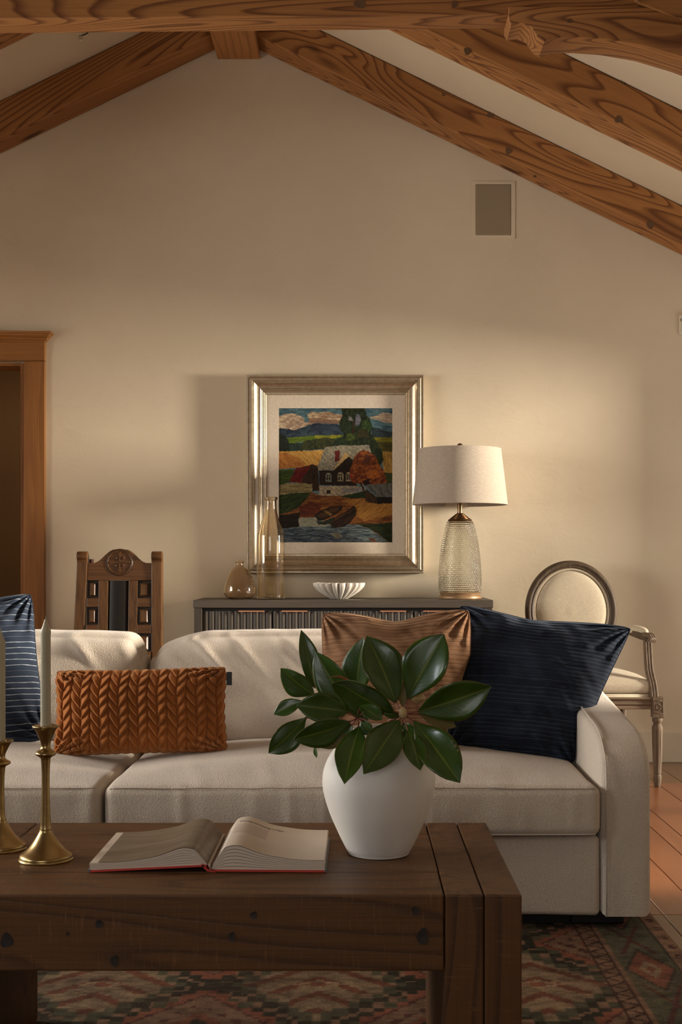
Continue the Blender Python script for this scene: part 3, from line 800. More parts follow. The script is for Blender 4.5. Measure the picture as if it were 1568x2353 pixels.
# ------------------------------------------------------------------ sofa
SX1, SFY, SBY = 0.76, 3.25, 4.22
CW = 1.262; SEAM = -0.652
SX0 = SEAM - CW - 0.131 - 0.005
sofa = thing('sofa', 'long cream boucle two-cushion sofa with sloping arms behind the coffee table', 'sofa', ((SX0+SX1)/2, (SFY+SBY)/2, 0.012))
def ripple(p, u):
    k = 0.0025 * nz(p.x*5, p.y*5, p.z*5)
    return (k, k, k)
v, f = rounded_cushion(SX0 + 0.133, SX1 - 0.131, SFY + 0.004, SBY - 0.12, 0.045, 0.252, 0.014, (40, 20, 10), ripple)
pobj('base', v, f, M_SOFA, sofa)
v, f = rounded_cushion(SX0 + 0.02, SX1 - 0.02, SBY - 0.17, SBY, 0.05, 0.60, 0.03, (40, 8, 20), ripple)
pobj('back', v, f, M_SOFA, sofa)
def arm(xa, xb, side):
    prof = [(SFY, 0.045), (SFY, 0.40)]
    # long rounded front corner up to the sloping top
    for k in range(1, 13):
        t = k / 12
        a_, c_, b2 = Vector((SFY, 0.40)), Vector((SFY + 0.004, 0.500)), Vector((SFY + 0.16, 0.518))
        q = a_*(1-t)**2 + c_*2*t*(1-t) + b2*t*t
        prof.append((q.x, q.y))
    prof += [(SFY + 0.4, 0.543), (SFY + 0.7, 0.576), (SBY - 0.03, 0.602), (SBY, 0.58), (SBY, 0.045)]
    bm = bmesh.new()
    prism(bm, [(xa, y, z) for y, z in prof], (0, 0, 0), (xb - xa, 0, 0), 0.020, 4)
    o = obj('arm', bm, M_SOFA, sofa, True, angle=45)
    xs_ = xa + 0.014 if side > 0 else xb - 0.014
    bm = bmesh.new()
    tube(bm, [(xs_, y - (0.004 if i < 6 else 0.0), z + (0.004 if i > 8 else 0.001)) for i, (y, z) in enumerate(prof[:-2]) ], 0.0022, 6)
    obj('seam', bm, M_SOFA, o, True)
arm(SX1 - 0.131, SX1, 1); arm(SX0, SX0 + 0.131, -1)
for sx in (SX1 - 0.20, SX0 + 0.06):
    for sy in (SFY + 0.045, SBY - 0.13):
        boxo('foot', sx, sx + 0.14, sy, sy + 0.07, 0.0125, 0.050, M_BLACK, sofa, 0.006)
boxo('underframe', SX0 + 0.25, SX1 - 0.2, SFY + 0.06, SBY - 0.1, 0.0125, 0.05, M_BLACK, sofa)
# seat cushions
def seat_fn(seed):
    def g(p, u):
        cx_, cy_ = (1 - abs(u[0])**2.6), (1 - abs((u[1] - 0.15) / 1.15)**2.4)
        dz = 0
        if u[2] > -0.99:
            dz = 0.050 * max(0, cx_) * max(0, cy_) * (u[2] + 1) / 2
            # slack at the front: fine pulls running down from the seam
        dy = 0
        if u[1] < -0.9:
            dy = -0.008 * (1 - u[0]**4) * (1 - u[2]**2)
            wr = nz(p.x*14, seed, p.z*2.0); dy += -0.004 * wr * (1 - abs(u[2]))
            wr2 = max(0, nz(p.x*22, seed + 3, p.z*3)) ** 2; dy -= 0.012 * wr2
        if u[2] > 0.9:
            dz += 0.004 * nz(p.x*6, p.y*9, seed) + 0.006 * max(0, nz(p.x*16 + p.y*3, p.y*4, seed+5))**1.5 * max(0, -u[1])
        return (0.004 * nz(p.x*3, p.y*6, seed), dy, dz)
    return g
for k, (xa, xb) in enumerate(((SEAM + 0.004, SX1 - 0.1365), (SEAM - CW, SEAM - 0.004))):
    v, f = rounded_cushion(xa, xb, SFY - 0.03, SBY - 0.20, 0.256, 0.385, 0.024, (110, 40, 12), seat_fn(k * 7.3))
    o = pobj('seat_cushion', v, f, M_SOFA, sofa)
    for zz in (0.379, 0.262):
        bm = bmesh.new()
        fn = seat_fn(k * 7.3); hx = (xb - xa)/2
        pts = []
        for i in range(60):
            u0 = -1 + 2*i/59; x = (xa+xb)/2 + u0*(hx - 0.012)
            du = fn(Vector((u0*hx, -.35, 0.06)), (u0, -0.95, 0.93 if zz > .3 else -0.9))
            pts.append((x, SFY - 0.0265 + du[1]*0.6 + 0.004*(u0**8), zz + (du[2]*0.55 if zz > .3 else 0)))
        tube(bm, pts, 0.0022, 6); obj('piping', bm, M_SOFA, o, True)
# back cushions: puffy, leaning back, wrinkled at the top
def back_cushion(xa, xb, seed, rl, rr):
    def g(p, u):
        top = (u[2] + 1) / 2
        # upper corners fall away
        cl = max(0, (-u[0] - (1 - rl)) / rl); crn = max(0, (u[0] - (1 - rr)) / rr)
        drop = 0.055 * (cl**2.2 + crn**2.2) * top**2
        dz = -drop + 0.012 * (1 - u[0]**2) * top
        dy = 0.16 * top
        puff = (1 - u[0]**4) * (1 - (u[2]*0.95)**4)
        if u[1] < 0: dy -= 0.045 * puff
        else: dy += 0.02 * puff
        # wrinkles fanning from the top seam down the face
        if u[1] < -0.5:
            a_ = p.x * 17 + top * 5.0
            wv = nz(a_, top * 1.2, seed) ; fade = max(0, (top - 0.45) / 0.55) ** 1.1 * max(0, 1 - abs(top - 0.82) * 1.6)
            dy -= 0.020 * max(0, wv) ** 1.2 * fade * 1.6
            dy += 0.010 * nz(p.x * 4 + top * 2, top * 3, seed + 2) * (1 - u[0]**4)
        dz += 0.003 * nz(p.x * 12, p.y * 5, seed) * top
        return (0.006 * nz(p.z * 8, seed), dy, dz)
    v, f = rounded_cushion(xa, xb, 3.80, 3.97, 0.40, 0.732, 0.055, (120, 14, 50), g)
    o = pobj('back_cushion', v, f, M_SOFA, sofa)
    bm = bmesh.new(); pts = []
    hx = (xb - xa)/2
    for i in range(70):
        u0 = -0.97 + 1.94*i/69; dd = g(Vector((u0*hx, -0.07, 0.15)), (u0, -0.4, 0.97))
        e_ = max(0, (abs(u0)*hx - (hx - 0.055)) / 0.055)
        pts.append(((xa+xb)/2 + u0*hx, 3.80 + 0.026 + dd[1] + 0.012, 0.732 - 0.019 + dd[2] - 0.03*e_**2))
    tube(bm, pts, 0.0020, 6); obj('piping', bm, M_SOFA, o, True)
back_cushion(-0.652, SX1 - 0.14, 3.1, 0.35, 0.2)
back_cushion(-0.658 - CW, -0.660, 9.4, 0.2, 0.13)

# ------------------------------------------------------------------ pillows
def pillow(name, mat, w_, h_, t_, M, label, n=(90, 90), pinch=0.06, fold=None, disp=None, sag=0.0, uvrot=False, wr=0.006, dent=0, corner=1.0, quadf=None):
    nx_, ny_ = n
    u = np.sin(np.linspace(-1, 1, nx_) * math.pi / 2 * 0.985) / math.sin(math.pi/2*0.985)
    v = np.sin(np.linspace(-1, 1, ny_) * math.pi / 2 * 0.985) / math.sin(math.pi/2*0.985)
    if disp is not None: u = np.linspace(-1, 1, nx_); v = np.linspace(-1, 1, ny_)
    U, V_ = np.meshgrid(u, v)
    Xp = U * w_/2 * (1 - pinch * (1 - V_**2) * np.abs(U)**1.0); Zp = V_ * h_/2 * (1 - pinch * (1 - U**2) * np.abs(V_)**1.0)
    if dent: Zp = Zp - dent * np.exp(-np.abs((U - 0.0) / 0.42)**1.5) * np.clip((V_ + 0.3) / 1.3, 0, 1)**2.5
    body = (1 - np.abs(U)**2.6) ** 0.62 * (1 - np.abs(V_)**2.6) ** 0.62
    ph = (U * V_)
    wrk = wr * (vnoise(U*5 + V_*2 + 10, V_*5 - U*2 + 10, 3) + 0.7*vnoise((U+V_)*9 + 20, (U - V_)*2.5 + 20, 6))
    cr_ = (np.abs(U)*np.abs(V_))**7; Xp = Xp*(1 - 0.045*cr_); Zp = Zp*(1 - 0.045*cr_)
    cornerw = (np.abs(U)*np.abs(V_))**3
    rad = 0.010 * corner * np.sin(18 * np.arctan2(1.02 - np.abs(V_), 1.02 - np.abs(U))) * cornerw * (1 - cornerw) * 4
    T = t_/2 * body
    front = -(T + (wrk + rad) * np.clip(body * 4, 0, 1)); back = (T + wrk * np.clip(body * 4, 0, 1))
    if disp is not None: front = front - disp(U, V_, Xp, Zp) * np.clip(body * 7, 0, 1)
    if quadf is not None: Xp, Zp = quadf(U, V_, Xp, Zp)
    A = np.stack([Xp, front, Zp], -1).reshape(-1, 3); B = np.stack([Xp, back, Zp], -1).reshape(-1, 3)
    if sag: 
        for q in (A, B): q[:, 1] += sag * (q[:, 2]/h_*2)**2
    Vv = np.concatenate([A, B]); m = len(A)
    Fa = grid_faces(ny_, nx_)
    Fb = Fa[:, ::-1] + m
    # side strip
    ring = [i for i in range(nx_)] + [r_*nx_ + nx_-1 for r_ in range(1, ny_)] + [(ny_-1)*nx_ + i for i in range(nx_-2, -1, -1)] + [r_*nx_ for r_ in range(ny_-2, 0, -1)]
    S = np.array([[ring[i], ring[i]+m, ring[(i+1) % len(ring)]+m, ring[(i+1) % len(ring)]] for i in range(len(ring))])
    Vv = Vv @ np.array(M.to_3x3()).T + np.array(M.translation)
    me = fast_mesh(name, Vv, np.concatenate([Fa, Fb, S]))
    uvl = me.uv_layers.new(name='UVMap')
    li = np.empty(len(me.loops), dtype=np.int32); me.loops.foreach_get('vertex_index', li)
    uv = np.stack([(U.ravel()+1)/2, (V_.ravel()+1)/2], -1)
    if uvrot: uv = uv[:, ::-1]
    uv = np.concatenate([uv, uv]); uvl.data.foreach_set('uv', uv[li].astype(np.float32).ravel())
    bm = bmesh.new(); bm.from_mesh(me); bmesh.ops.remove_doubles(bm, verts=bm.verts, dist=1e-5); bm.to_mesh(me); bm.free()
    o = finish(name, me, mat, None, True, label=label, cat='pillow')
    # edge seam
    R_ = np.stack([Xp, Xp*0, Zp], -1).reshape(-1, 3)[ring][::2]
    if sag: R_[:, 1] += sag * (R_[:, 2]/h_*2)**2
    R_ = R_ @ np.array(M.to_3x3()).T + np.array(M.translation)
    bm = bmesh.new(); tube(bm, [Vector(q) for q in R_], 0.0022, 6, True)
    obj('seam', bm, mat, o, True)
    return o
def PM(px, py, Y, yaw=0, lean=0, roll=0):
    return Matrix.Translation(P(px, py, Y)) @ Matrix.Rotation(R(yaw), 4, 'Z') @ Matrix.Rotation(R(lean), 4, 'X') @ Matrix.Rotation(R(roll), 4, 'Y')
# smocked lumbar
def rq(U, V_, X, Z):
    e = np.maximum(np.abs(U)**12, np.abs(V_)**8)
    return X + e*np.sign(U)*0.0018*np.sin(Z*2*math.pi/0.0285)*(np.abs(U) > 0.9), Z + e*np.sign(V_)*0.0022*np.abs(np.sin(X*math.pi/0.0272))
def smock(U, V_, X, Z):
    W_, H_ = 0.0272, 0.0285
    c = (X + 0.002*np.sin(Z*40)) / W_; ci = np.floor(c); a = c - ci
    par = (ci % 2)
    lean_ = np.where(par == 0, a, 1 - a)
    r = Z / H_ - lean_ * 1.15 + 0.35 * vnoise(ci*1.7 + 5, Z / H_ * 0.5 + 9, 12)
    t = r - np.floor(r)
    h = (1 - t)**0.8 * np.clip(t / 0.16, 0, 1)            # overlapping petals
    h = h * (0.55 + 0.45 * np.sin(math.pi * a)**0.7)
    groove = np.clip(np.minimum(a, 1 - a) / 0.12, 0, 1)
    pk = vnoise(ci*3.3, np.floor(r)*2.7, 14)
    return 0.0150 * h * (0.55 + 0.45*groove) * (1 + 0.5*pk) + 0.003*groove
M = PM(324, 1634, 3.62, 2, -14, -1.2)
rust = pillow('lumbar_pillow', M_RUST, 0.50, 0.245, 0.13, M, 'rust velvet lumbar pillow with braided smocking on the left of the sofa', n=(420, 220), pinch=0.05, disp=smock, wr=0.004, quadf=rq)
tg = P(530, 1557, 3.60)
bm = bmesh.new(); box(bm, tg.x - .012, tg.x + .004, tg.y, tg.y + .002, tg.z - .022, tg.z + .016)
obj('tag', bm, M_BLACK, rust, label='small black fabric tag')
# navy, right
def nq(U, V_, X, Z):   # lower right corner tucked in, upper right corner flared
    X2 = X - 0.075 * np.clip(-V_, -1, 1) * (U > 0) * U + 0.0*X
    Z2 = Z - 0.015 * U * (V_ > 0) * V_
    return X2, Z2
M = PM(1211, 1579, 3.70, -8, -16, 4.0)
pillow('throw_pillow', M_NAVY, 0.445, 0.445, 0.18, M, 'large navy corded velvet pillow against the right arm of the sofa', n=(110, 110), pinch=0.04, wr=0.010, dent=0.012, quadf=nq)
M = PM(912, 1566, 3.64, -4, -17, -1.5)
pillow('throw_pillow', M_TAN, 0.442, 0.43, 0.13, M, 'tan striped velvet pillow behind the magnolia leaves', n=(110, 110), pinch=0.04, wr=0.009, dent=0.030, quadf=lambda U, V_, X, Z: (X - 0.075*np.clip(0.35 - V_, 0, 1.35)*np.clip(U, 0, 1), Z))
M = PM(-88, 1552, 3.74, 10, -16, -7)
pillow('throw_pillow', M_NAVYL, 0.46, 0.46, 0.16, M, 'navy pillow with pale stripes at the left picture edge', n=(110, 110), pinch=0.05, wr=0.008)

# ================================================================== COFFEE TABLE
TZ = 0.42; TF, TB = 2.044, 2.61
table = thing('coffee_table', 'chunky reclaimed-wood waterfall coffee table in front of the sofa', 'table', ((-.785+.268)/2, (TF+TB)/2, 0.011))
gap = 0.0012
ab = [(-0.658, -0.0), ]
# top: three long boards and thick front and rear rails
xa, xb = -0.658, 0.1415
ydiv = [TF, TF + 0.15, TF + 0.32, TF + 0.45, TB]
for y0, y1 in zip(ydiv[:-1], ydiv[1:]):
    boxo('top_board', xa, xb, y0 + (0.0002 if y0 > TF else 0), y1 - 0.0002, TZ - 0.124, TZ, M_TABLE, table, 0.003 if y0 == TF or y1 == TB else 0.0012)
for (a, b_) in ((0.143, 0.2058), (0.2070, 0.268), (-0.7215, -0.6595), (-0.785, -0.7227)):
    boxo('leg_board', a, b_, TF, TB, 0.0115, TZ, M_TABLEZ, table, 0.0035)

fb = [o for o in COL.objects if o.name == 'top_board'][0]
for px, py, rx, rz in ((15, 2161, 14, 17), (228, 2123, 9, 9), (583, 2103, 8, 8), (533, 2152, 7, 11), (263, 2208, 9, 13), (955, 2092, 8, 9), (972, 2152, 13, 19), (155, 2146, 3, 5)):
    c0 = P(px, py, TF); k = TF / F; bm = bmesh.new(); n_ = 14; ctr = bm.verts.new((c0.x, TF - .0006, c0.z)); rg = []
    for q in range(n_):
        a = 2*math.pi*q/n_; rr = 1 + 0.12*math.sin(3*a + px)
        rg.append((bm.verts.new((c0.x + rx*k*rr*math.cos(a), TF - 0.0011, c0.z + rz*k*rr*math.sin(a))), bm.verts.new((c0.x + 1.1*rx*k*rr*math.cos(a), TF + 0.002, c0.z + 1.1*rz*k*rr*math.sin(a)))))
    for q in range(n_):
        a_, b2 = rg[q], rg[(q+1) % n_]; bm.faces.new((ctr, a_[0], b2[0])); bm.faces.new((a_[0], a_[1], b2[1], b2[0]))
    bmesh.ops.recalc_face_normals(bm, faces=bm.faces); obj('knot', bm, M_KNOTD, fb)

# ------------------------------------------------------------------ vase
vc = Vector((0.041, 2.335, TZ + 0.0005))
prof = [(0.0, 0.0), (0.050, 0.0), (0.057, 0.004), (0.066, 0.020), (0.078, 0.045), (0.091, 0.075), (0.1005, 0.105), (0.1045, 0.130), (0.102, 0.155), (0.092, 0.180), (0.078, 0.198), (0.062, 0.210), (0.052, 0.217), (0.050, 0.224), (0.053, 0.230), (0.050, 0.233), (0.046, 0.229), (0.045, 0.215), (0.060, 0.200), (0.085, 0.170), (0.095, 0.130), (0.08, 0.07), (0.05, 0.012), (0, 0.010)]
def sm_prof(p, n=4): return [(max(0, q.x), q.y) for q in smooth_curve([Vector((a, b_, 0)) for a, b_ in p], n)]
vase = lathe('vase', sm_prof(prof), vc, M_VASE, None, 96, label='round matte white ceramic vase holding magnolia on the coffee table', cat='vase', angle=80)

# ------------------------------------------------------------------ magnolia
def leaf(parent, bx, by, tx, ty, wpx, tilt=0, dz0=0.0, dz1=-0.03, bend=0.03, fold=0.5, flip=False, curl=0.0, Y0=2.30, peak=0.55, wave=0.09, roll=0):
    B = P(bx, by, Y0 + dz0); T = P(tx, ty, Y0 + dz1)
    d = (T - B); Ln = d.length; d.normalize()
    nrm = Vector((0, -1, 0)) - d * Vector((0, -1, 0)).dot(d); nrm.normalize()
    nrm = Matrix.Rotation(R(tilt), 3, d) @ nrm
    s = d.cross(nrm).normalized()
    hw = wpx / 2 * Y0 / F / max(0.5, math.cos(R(tilt)))
    nu, nv = 18, 9
    verts, uvs = [], []
    for side in (0, 1):
        for i in range(nu):
            t = i / (nu - 1)
            # magnolia outline: widest past the middle, short drawn-out tip
            w_ = hw * (math.sin(math.pi * t ** (math.log(0.5) / math.log(peak))) ** 0.84) if 0 < t < 1 else 0.0
            if t > 0.93: w_ = max(w_, hw * 0.16) * (1 - (t - 0.93) / 0.07) ** 0.8
            if t < 0.05: w_ = max(w_, hw * 0.05)
            for j in range(nv):
                q = (j / (nv - 1)) * 2 - 1
                h = bend * Ln * 4 * t * (1 - t) * 1.0
                h += -fold * 0.0 + fold * w_ * (abs(q) ** 1.3) * 0.6 + wave * w_ * math.sin(t * 9 + q * 2) * q * q
                h += curl * Ln * max(0, t - 0.7) ** 2 * 8
                rl = roll * q * t * w_
                p = B + d * (t * Ln) + s * (q * w_) + nrm * (h + rl) - nrm * (0.0006 * side)
                verts.append(p); uvs.append((t, j / (nv - 1)))
    faces = []; m = nu * nv
    for side in (0, 1):
        for i in range(nu - 1):
            for j in range(nv - 1):
                a_ = side*m + i*nv + j; q = (a_, a_+1, a_+nv+1, a_+nv)
                faces.append(q[::-1] if side == 0 else q)
    ns = len(faces)
    for i in range(nu - 1):
        for j in (0, nv - 1):
            a_ = i*nv + j; faces.append((a_, a_+nv, a_+nv+m, a_+m) if j else (a_+m, a_+nv+m, a_+nv, a_))
    me = bpy.data.meshes.new('leaf'); me.from_pydata([tuple(v) for v in verts], [], faces)
    uvl = me.uv_layers.new(name='UVMap')
    for l in me.loops: uvl.data[l.index].uv = uvs[l.vertex_index]
    me.materials.append(M_LEAF); me.materials.append(M_LEAFB)
    for i, p in enumerate(me.polygons):
        p.material_index = (1 if (i >= (nu-1)*(nv-1)) else 0) if not flip else (0 if (i >= (nu-1)*(nv-1) and i < ns) else 1)
    return finish('leaf', me, None, parent, True)
def stalk(parent, pts, r0, r1, mat=None, name='stem'):
    pts = smooth_curve(pts, 6); n_ = len(pts)
    bm = bmesh.new(); tube(bm, pts, [r0 + (r1 - r0)*i/(n_-1) for i in range(n_)], 8); return obj(name, bm, mat or M_STEM, parent, True)
def Q(cx, cy): return 600 + cx * 550/1568, 1430 + cy * 400/1140    # from the enlarged view
MY = 2.30
def sprig(name, label, centre, leaves, Yc, neck_off):
    c_ = P(*Q(*centre), Yc)
    t = thing(name, label, 'magnolia branch', vc + Vector((neck_off[0], neck_off[1], 0.18)), 'magnolia branches in the white vase')
    a_ = vc + Vector((neck_off[0], neck_off[1], 0.05)); b2 = vc + Vector((neck_off[0]*0.9, neck_off[1], 0.225))
    stalk(t, [a_, b2, (b2 + c_) / 2 + Vector((0, 0, 0.008)), c_], 0.0032, 0.0026)
    for (bx, by, tx, ty, w_, kw) in leaves:
        kw = dict(kw); y0 = kw.pop('Y0', Yc)
        bxp, byp = Q(bx, by); txp, typ = Q(tx, ty)
        leaf(t, bxp, byp, txp, typ, w_ * 550/1568, Y0=y0, **kw)
        p0 = P(bxp, byp, y0 + kw.get('dz0', 0))
        if (p0 - c_).length > 0.006: stalk(t, [c_, (c_ + p0)/2 + Vector((0, -0.002, 0)), p0 + (P(txp, typ, y0 + kw.get('dz1', -.03)) - p0).normalized()*0.004], 0.0016, 0.0012, name='petiole')
    return t
A = sprig('magnolia_branch', 'right-hand magnolia branch with broad leaves around a pale bud', (930, 600), [
    (962, 505, 1200, 75, 290, dict(tilt=-18, dz1=0.0, bend=0.06, dz0=0.01, peak=0.56)),
    (885, 530, 690, 88, 262, dict(tilt=24, dz0=0.02, dz1=0.03, bend=0.05, peak=0.52)),
    (1028, 585, 1512, 420, 260, dict(tilt=10, dz1=-0.02, bend=0.05, peak=0.52)),
    (1000, 645, 1306, 1052, 250, dict(tilt=-12, dz0=-0.015, dz1=-0.10, bend=0.06, peak=0.58, wave=0.2)),
    (910, 640, 672, 995, 235, dict(tilt=8, dz0=-0.02, dz1=-0.115, bend=0.06, peak=0.55)),
    (960, 700, 1045, 970, 150, dict(tilt=-10, dz0=-0.015, dz1=-0.095, bend=0.07, peak=0.60)),
    (925, 660, 990, 755, 120, dict(tilt=20, dz0=0.012, dz1=0.0)),
    (1030, 600, 1280, 685, 105, dict(tilt=-30, dz0=0.02, dz1=0.02, flip=True)),
    (870, 585, 465, 352, 225, dict(tilt=-26, dz0=-0.012, dz1=-0.045, bend=0.08, fold=0.5, curl=0.25, peak=0.5)),
    (930, 560, 905, 280, 120, dict(tilt=15, dz0=0.03, dz1=0.05, flip=True)),
    (910, 610, 800, 600, 60, dict(tilt=30, dz0=0.0, dz1=-0.02)),
    ], 2.30, (0.018, -0.005))
mgn = [P(*Q(x, y), 2.30 - 0.012 - 0.03 * t) + Vector((0, -0.006, 0)) for t, (x, y) in zip((1.0, .85, .7, .5, .35, .2), ((462, 356), (510, 352), (560, 372), (598, 405), (616, 460), (632, 520)))]
bm = bmesh.new(); mg = smooth_curve(mgn, 5); tube(bm, mg, [0.0006 + 0.0022 * math.sin(math.pi * min(1, i / len(mg) * 1.15)) for i in range(len(mg))], 8)
obj('curled_leaf_edge', bm, M_CURL, A, True, label='browned curled leaf edge')
c_ = P(*Q(930, 600), 2.285)
lathe('bud', [(0, -0.010), (0.006, -0.006), (0.008, 0.0), (0.006, 0.008), (0.002, 0.012), (0, 0.013)], c_, M_BUD, A, 16)
c_ = P(*Q(1030, 500), 2.33)
lathe('bud', [(0, -0.010), (0.010, -0.006), (0.0145, 0.0), (0.011, 0.007), (0.004, 0.010), (0, 0.011)], c_, M_BUD, A, 16)
B_ = sprig('magnolia_branch', 'left-hand magnolia branch with leaves spreading over the vase shoulder', (630, 625), [
    (590, 580, 355, 190, 215, dict(tilt=-10, dz0=0.0, dz1=0.0, bend=0.05, peak=0.5)),
    (580, 585, 228, 545, 190, dict(tilt=14, dz0=-0.01, dz1=-0.04, bend=0.06, peak=0.55)),
    (590, 650, 212, 765, 185, dict(tilt=-16, dz0=-0.012, dz1=-0.05, bend=0.06, peak=0.55)),
    (645, 680, 547, 1060, 190, dict(tilt=16, dz0=-0.025, dz1=-0.115, bend=0.06, peak=0.55)),
    (665, 350, 600, 115, 0.1, dict(tilt=0)),
    (645, 545, 800, 630, 110, dict(tilt=-30, dz0=-0.03, dz1=-0.05, bend=0.06)),
    (800, 628, 742, 715, 70, dict(tilt=10, dz0=-0.05, dz1=-0.05)),
    (660, 640, 720, 735, 95, dict(tilt=25, dz0=0.0, dz1=-0.01)),
    (600, 665, 528, 728, 90, dict(tilt=-10, dz0=0.0, dz1=0.0)),
    (640, 560, 560, 380, 150, dict(tilt=20, dz0=0.03, dz1=0.03)),
    (560, 690, 400, 830, 130, dict(tilt=0, dz0=0.03, dz1=0.02, flip=True)),
    ][:4] + [
    (645, 545, 795, 640, 105, dict(tilt=-30, dz0=-0.03, dz1=-0.05, bend=0.06)),
    (660, 640, 720, 735, 95, dict(tilt=25, dz0=0.0, dz1=-0.01)),
    (600, 665, 528, 728, 90, dict(tilt=-10, dz0=0.0, dz1=0.0)),
    (640, 560, 540, 380, 170, dict(tilt=20, dz0=0.03, dz1=0.03)),
    (560, 690, 400, 825, 120, dict(tilt=0, dz0=0.03, dz1=0.02, flip=True)),
    (705, 560, 690, 640, 70, dict(tilt=-15, dz0=-0.035, dz1=-0.045)),
    ], 2.28, (-0.02, -0.008))
C_ = sprig('magnolia_branch', 'rear magnolia branch with the upright leaves furthest left', (560, 590), [
    (352, 430, 262, 48, 125, dict(tilt=22, dz0=0.0, dz1=0.01, bend=0.05, peak=0.45)),
    (350, 475, 128, 300, 165, dict(tilt=-24, dz0=0.0, dz1=-0.01, bend=0.06, peak=0.5)),
    (270, 515, 83, 603, 100, dict(tilt=20, dz0=0.0, dz1=0.0, peak=0.5)),
    (300, 620, 48, 858, 180, dict(tilt=-14, dz0=-0.01, dz1=-0.04, bend=0.06, peak=0.58)),
    (355, 800, 365, 888, 26, dict(tilt=40, dz0=0.0, dz1=0.0)),
    (655, 500, 690, 88, 0.1, dict()),
    ][:5] + [(630, 480, 672, 100, 190, dict(tilt=-25, dz0=0.01, dz1=0.0, bend=0.06, peak=0.5))], 2.345, (-0.025, 0.012))

# ------------------------------------------------------------------ candlesticks and candles
def candlestick(cx_, Y, ztop, label, clabel, rot):
    c_ = Vector((cx_, Y, TZ + .0005)); H_ = ztop - TZ; k = H_ / 0.242
    t = thing('candlestick', label, 'candlestick', c_, 'brass candlesticks on the coffee table')
    base = [(0, 0), (0.045, 0), (0.0468, 0.003), (0.0468, 0.007), (0.044, 0.011), (0.036, 0.017), (0.027, 0.026), (0.018, 0.039), (0.0118, 0.050), (0.010, 0.054), (0, 0.054)]
    lathe('base', sm_prof(base, 3), c_, M_BRASS, t, 40, fn=lambda r, z, a: r * (1 + 0.012*math.sin(3*a + rot)), angle=60)
    stem = [(0, 0.052), (0.0104, 0.052), (0.0100, 0.056), (0.0086, 0.075), (0.0076, 0.10), (0.0070, 0.130), (0.0072, 0.160), (0.0085, 0.178), (0.0095, 0.184), (0.0175, 0.189), (0.0185, 0.192), (0.017, 0.195), (0.010, 0.200), (0.0085, 0.206), (0.0095, 0.213), (0.0140, 0.224), (0.0195, 0.236), (0.0235, 0.239), (0.0238, 0.2415), (0.022, 0.243), (0.014, 0.242), (0.0102, 0.240), (0.0100, 0.228), (0, 0.227)]
    stem = [(r, (z * k) if z > 0.06 else z) for r, z in stem]
    lathe('stem', sm_prof(stem, 2), c_, M_BRASS, t, 28, fn=lambda r, z, a: r * (1 + (0.06 * (abs(math.cos(2*a)) - 0.5) if 0.06 < z < 0.17 else 0)), angle=60)
    zc = 0.2285 * k
    return t, c_, zc
def candle(c_, zc, ztop, label):
    h = ztop - (TZ + zc)
    t = thing('taper_candle', label, 'candle', c_ + Vector((0, 0, zc)), 'taper candles in the brass candlesticks')
    r = 0.0092
    lathe('wax', [(0, 0), (r, 0), (r*1.0, 0.01), (r*0.97, h - 0.028), (r*1.04, h - 0.024), (r*1.0, h - 0.020), (r*0.62, h - 0.012), (r*0.34, h - 0.004), (r*0.2, h), (0, h)], c_ + Vector((0, 0, zc)), M_CANDLE, t, 28)
    bm = bmesh.new(); p = c_ + Vector((0, 0, zc + h)); tube(bm, smooth_curve([p - Vector((0, 0, .004)), p + Vector((0.0006, 0, 0.003)), p + Vector((0.0018, 0, 0.007))], 4), 0.0010, 6)
    obj('wick', bm, M_WICK, t, True)
t, c_, zc = candlestick((105-CX)*2.286/F, 2.286, 0.662, 'brass candlestick standing whole beside the open book', '', 0.5)
candle(c_, zc, P(0, 1424, 2.286).z, 'sage cream taper candle beside the door casing, standing in the nearer brass candlestick')
t, c_, zc = candlestick(-0.670, 2.373, 0.623, 'brass candlestick cut off by the left picture edge', '', 2.0)
candle(c_, zc, P(0, 1452, 2.373).z, 'sage cream taper candle cut off by the left picture edge')

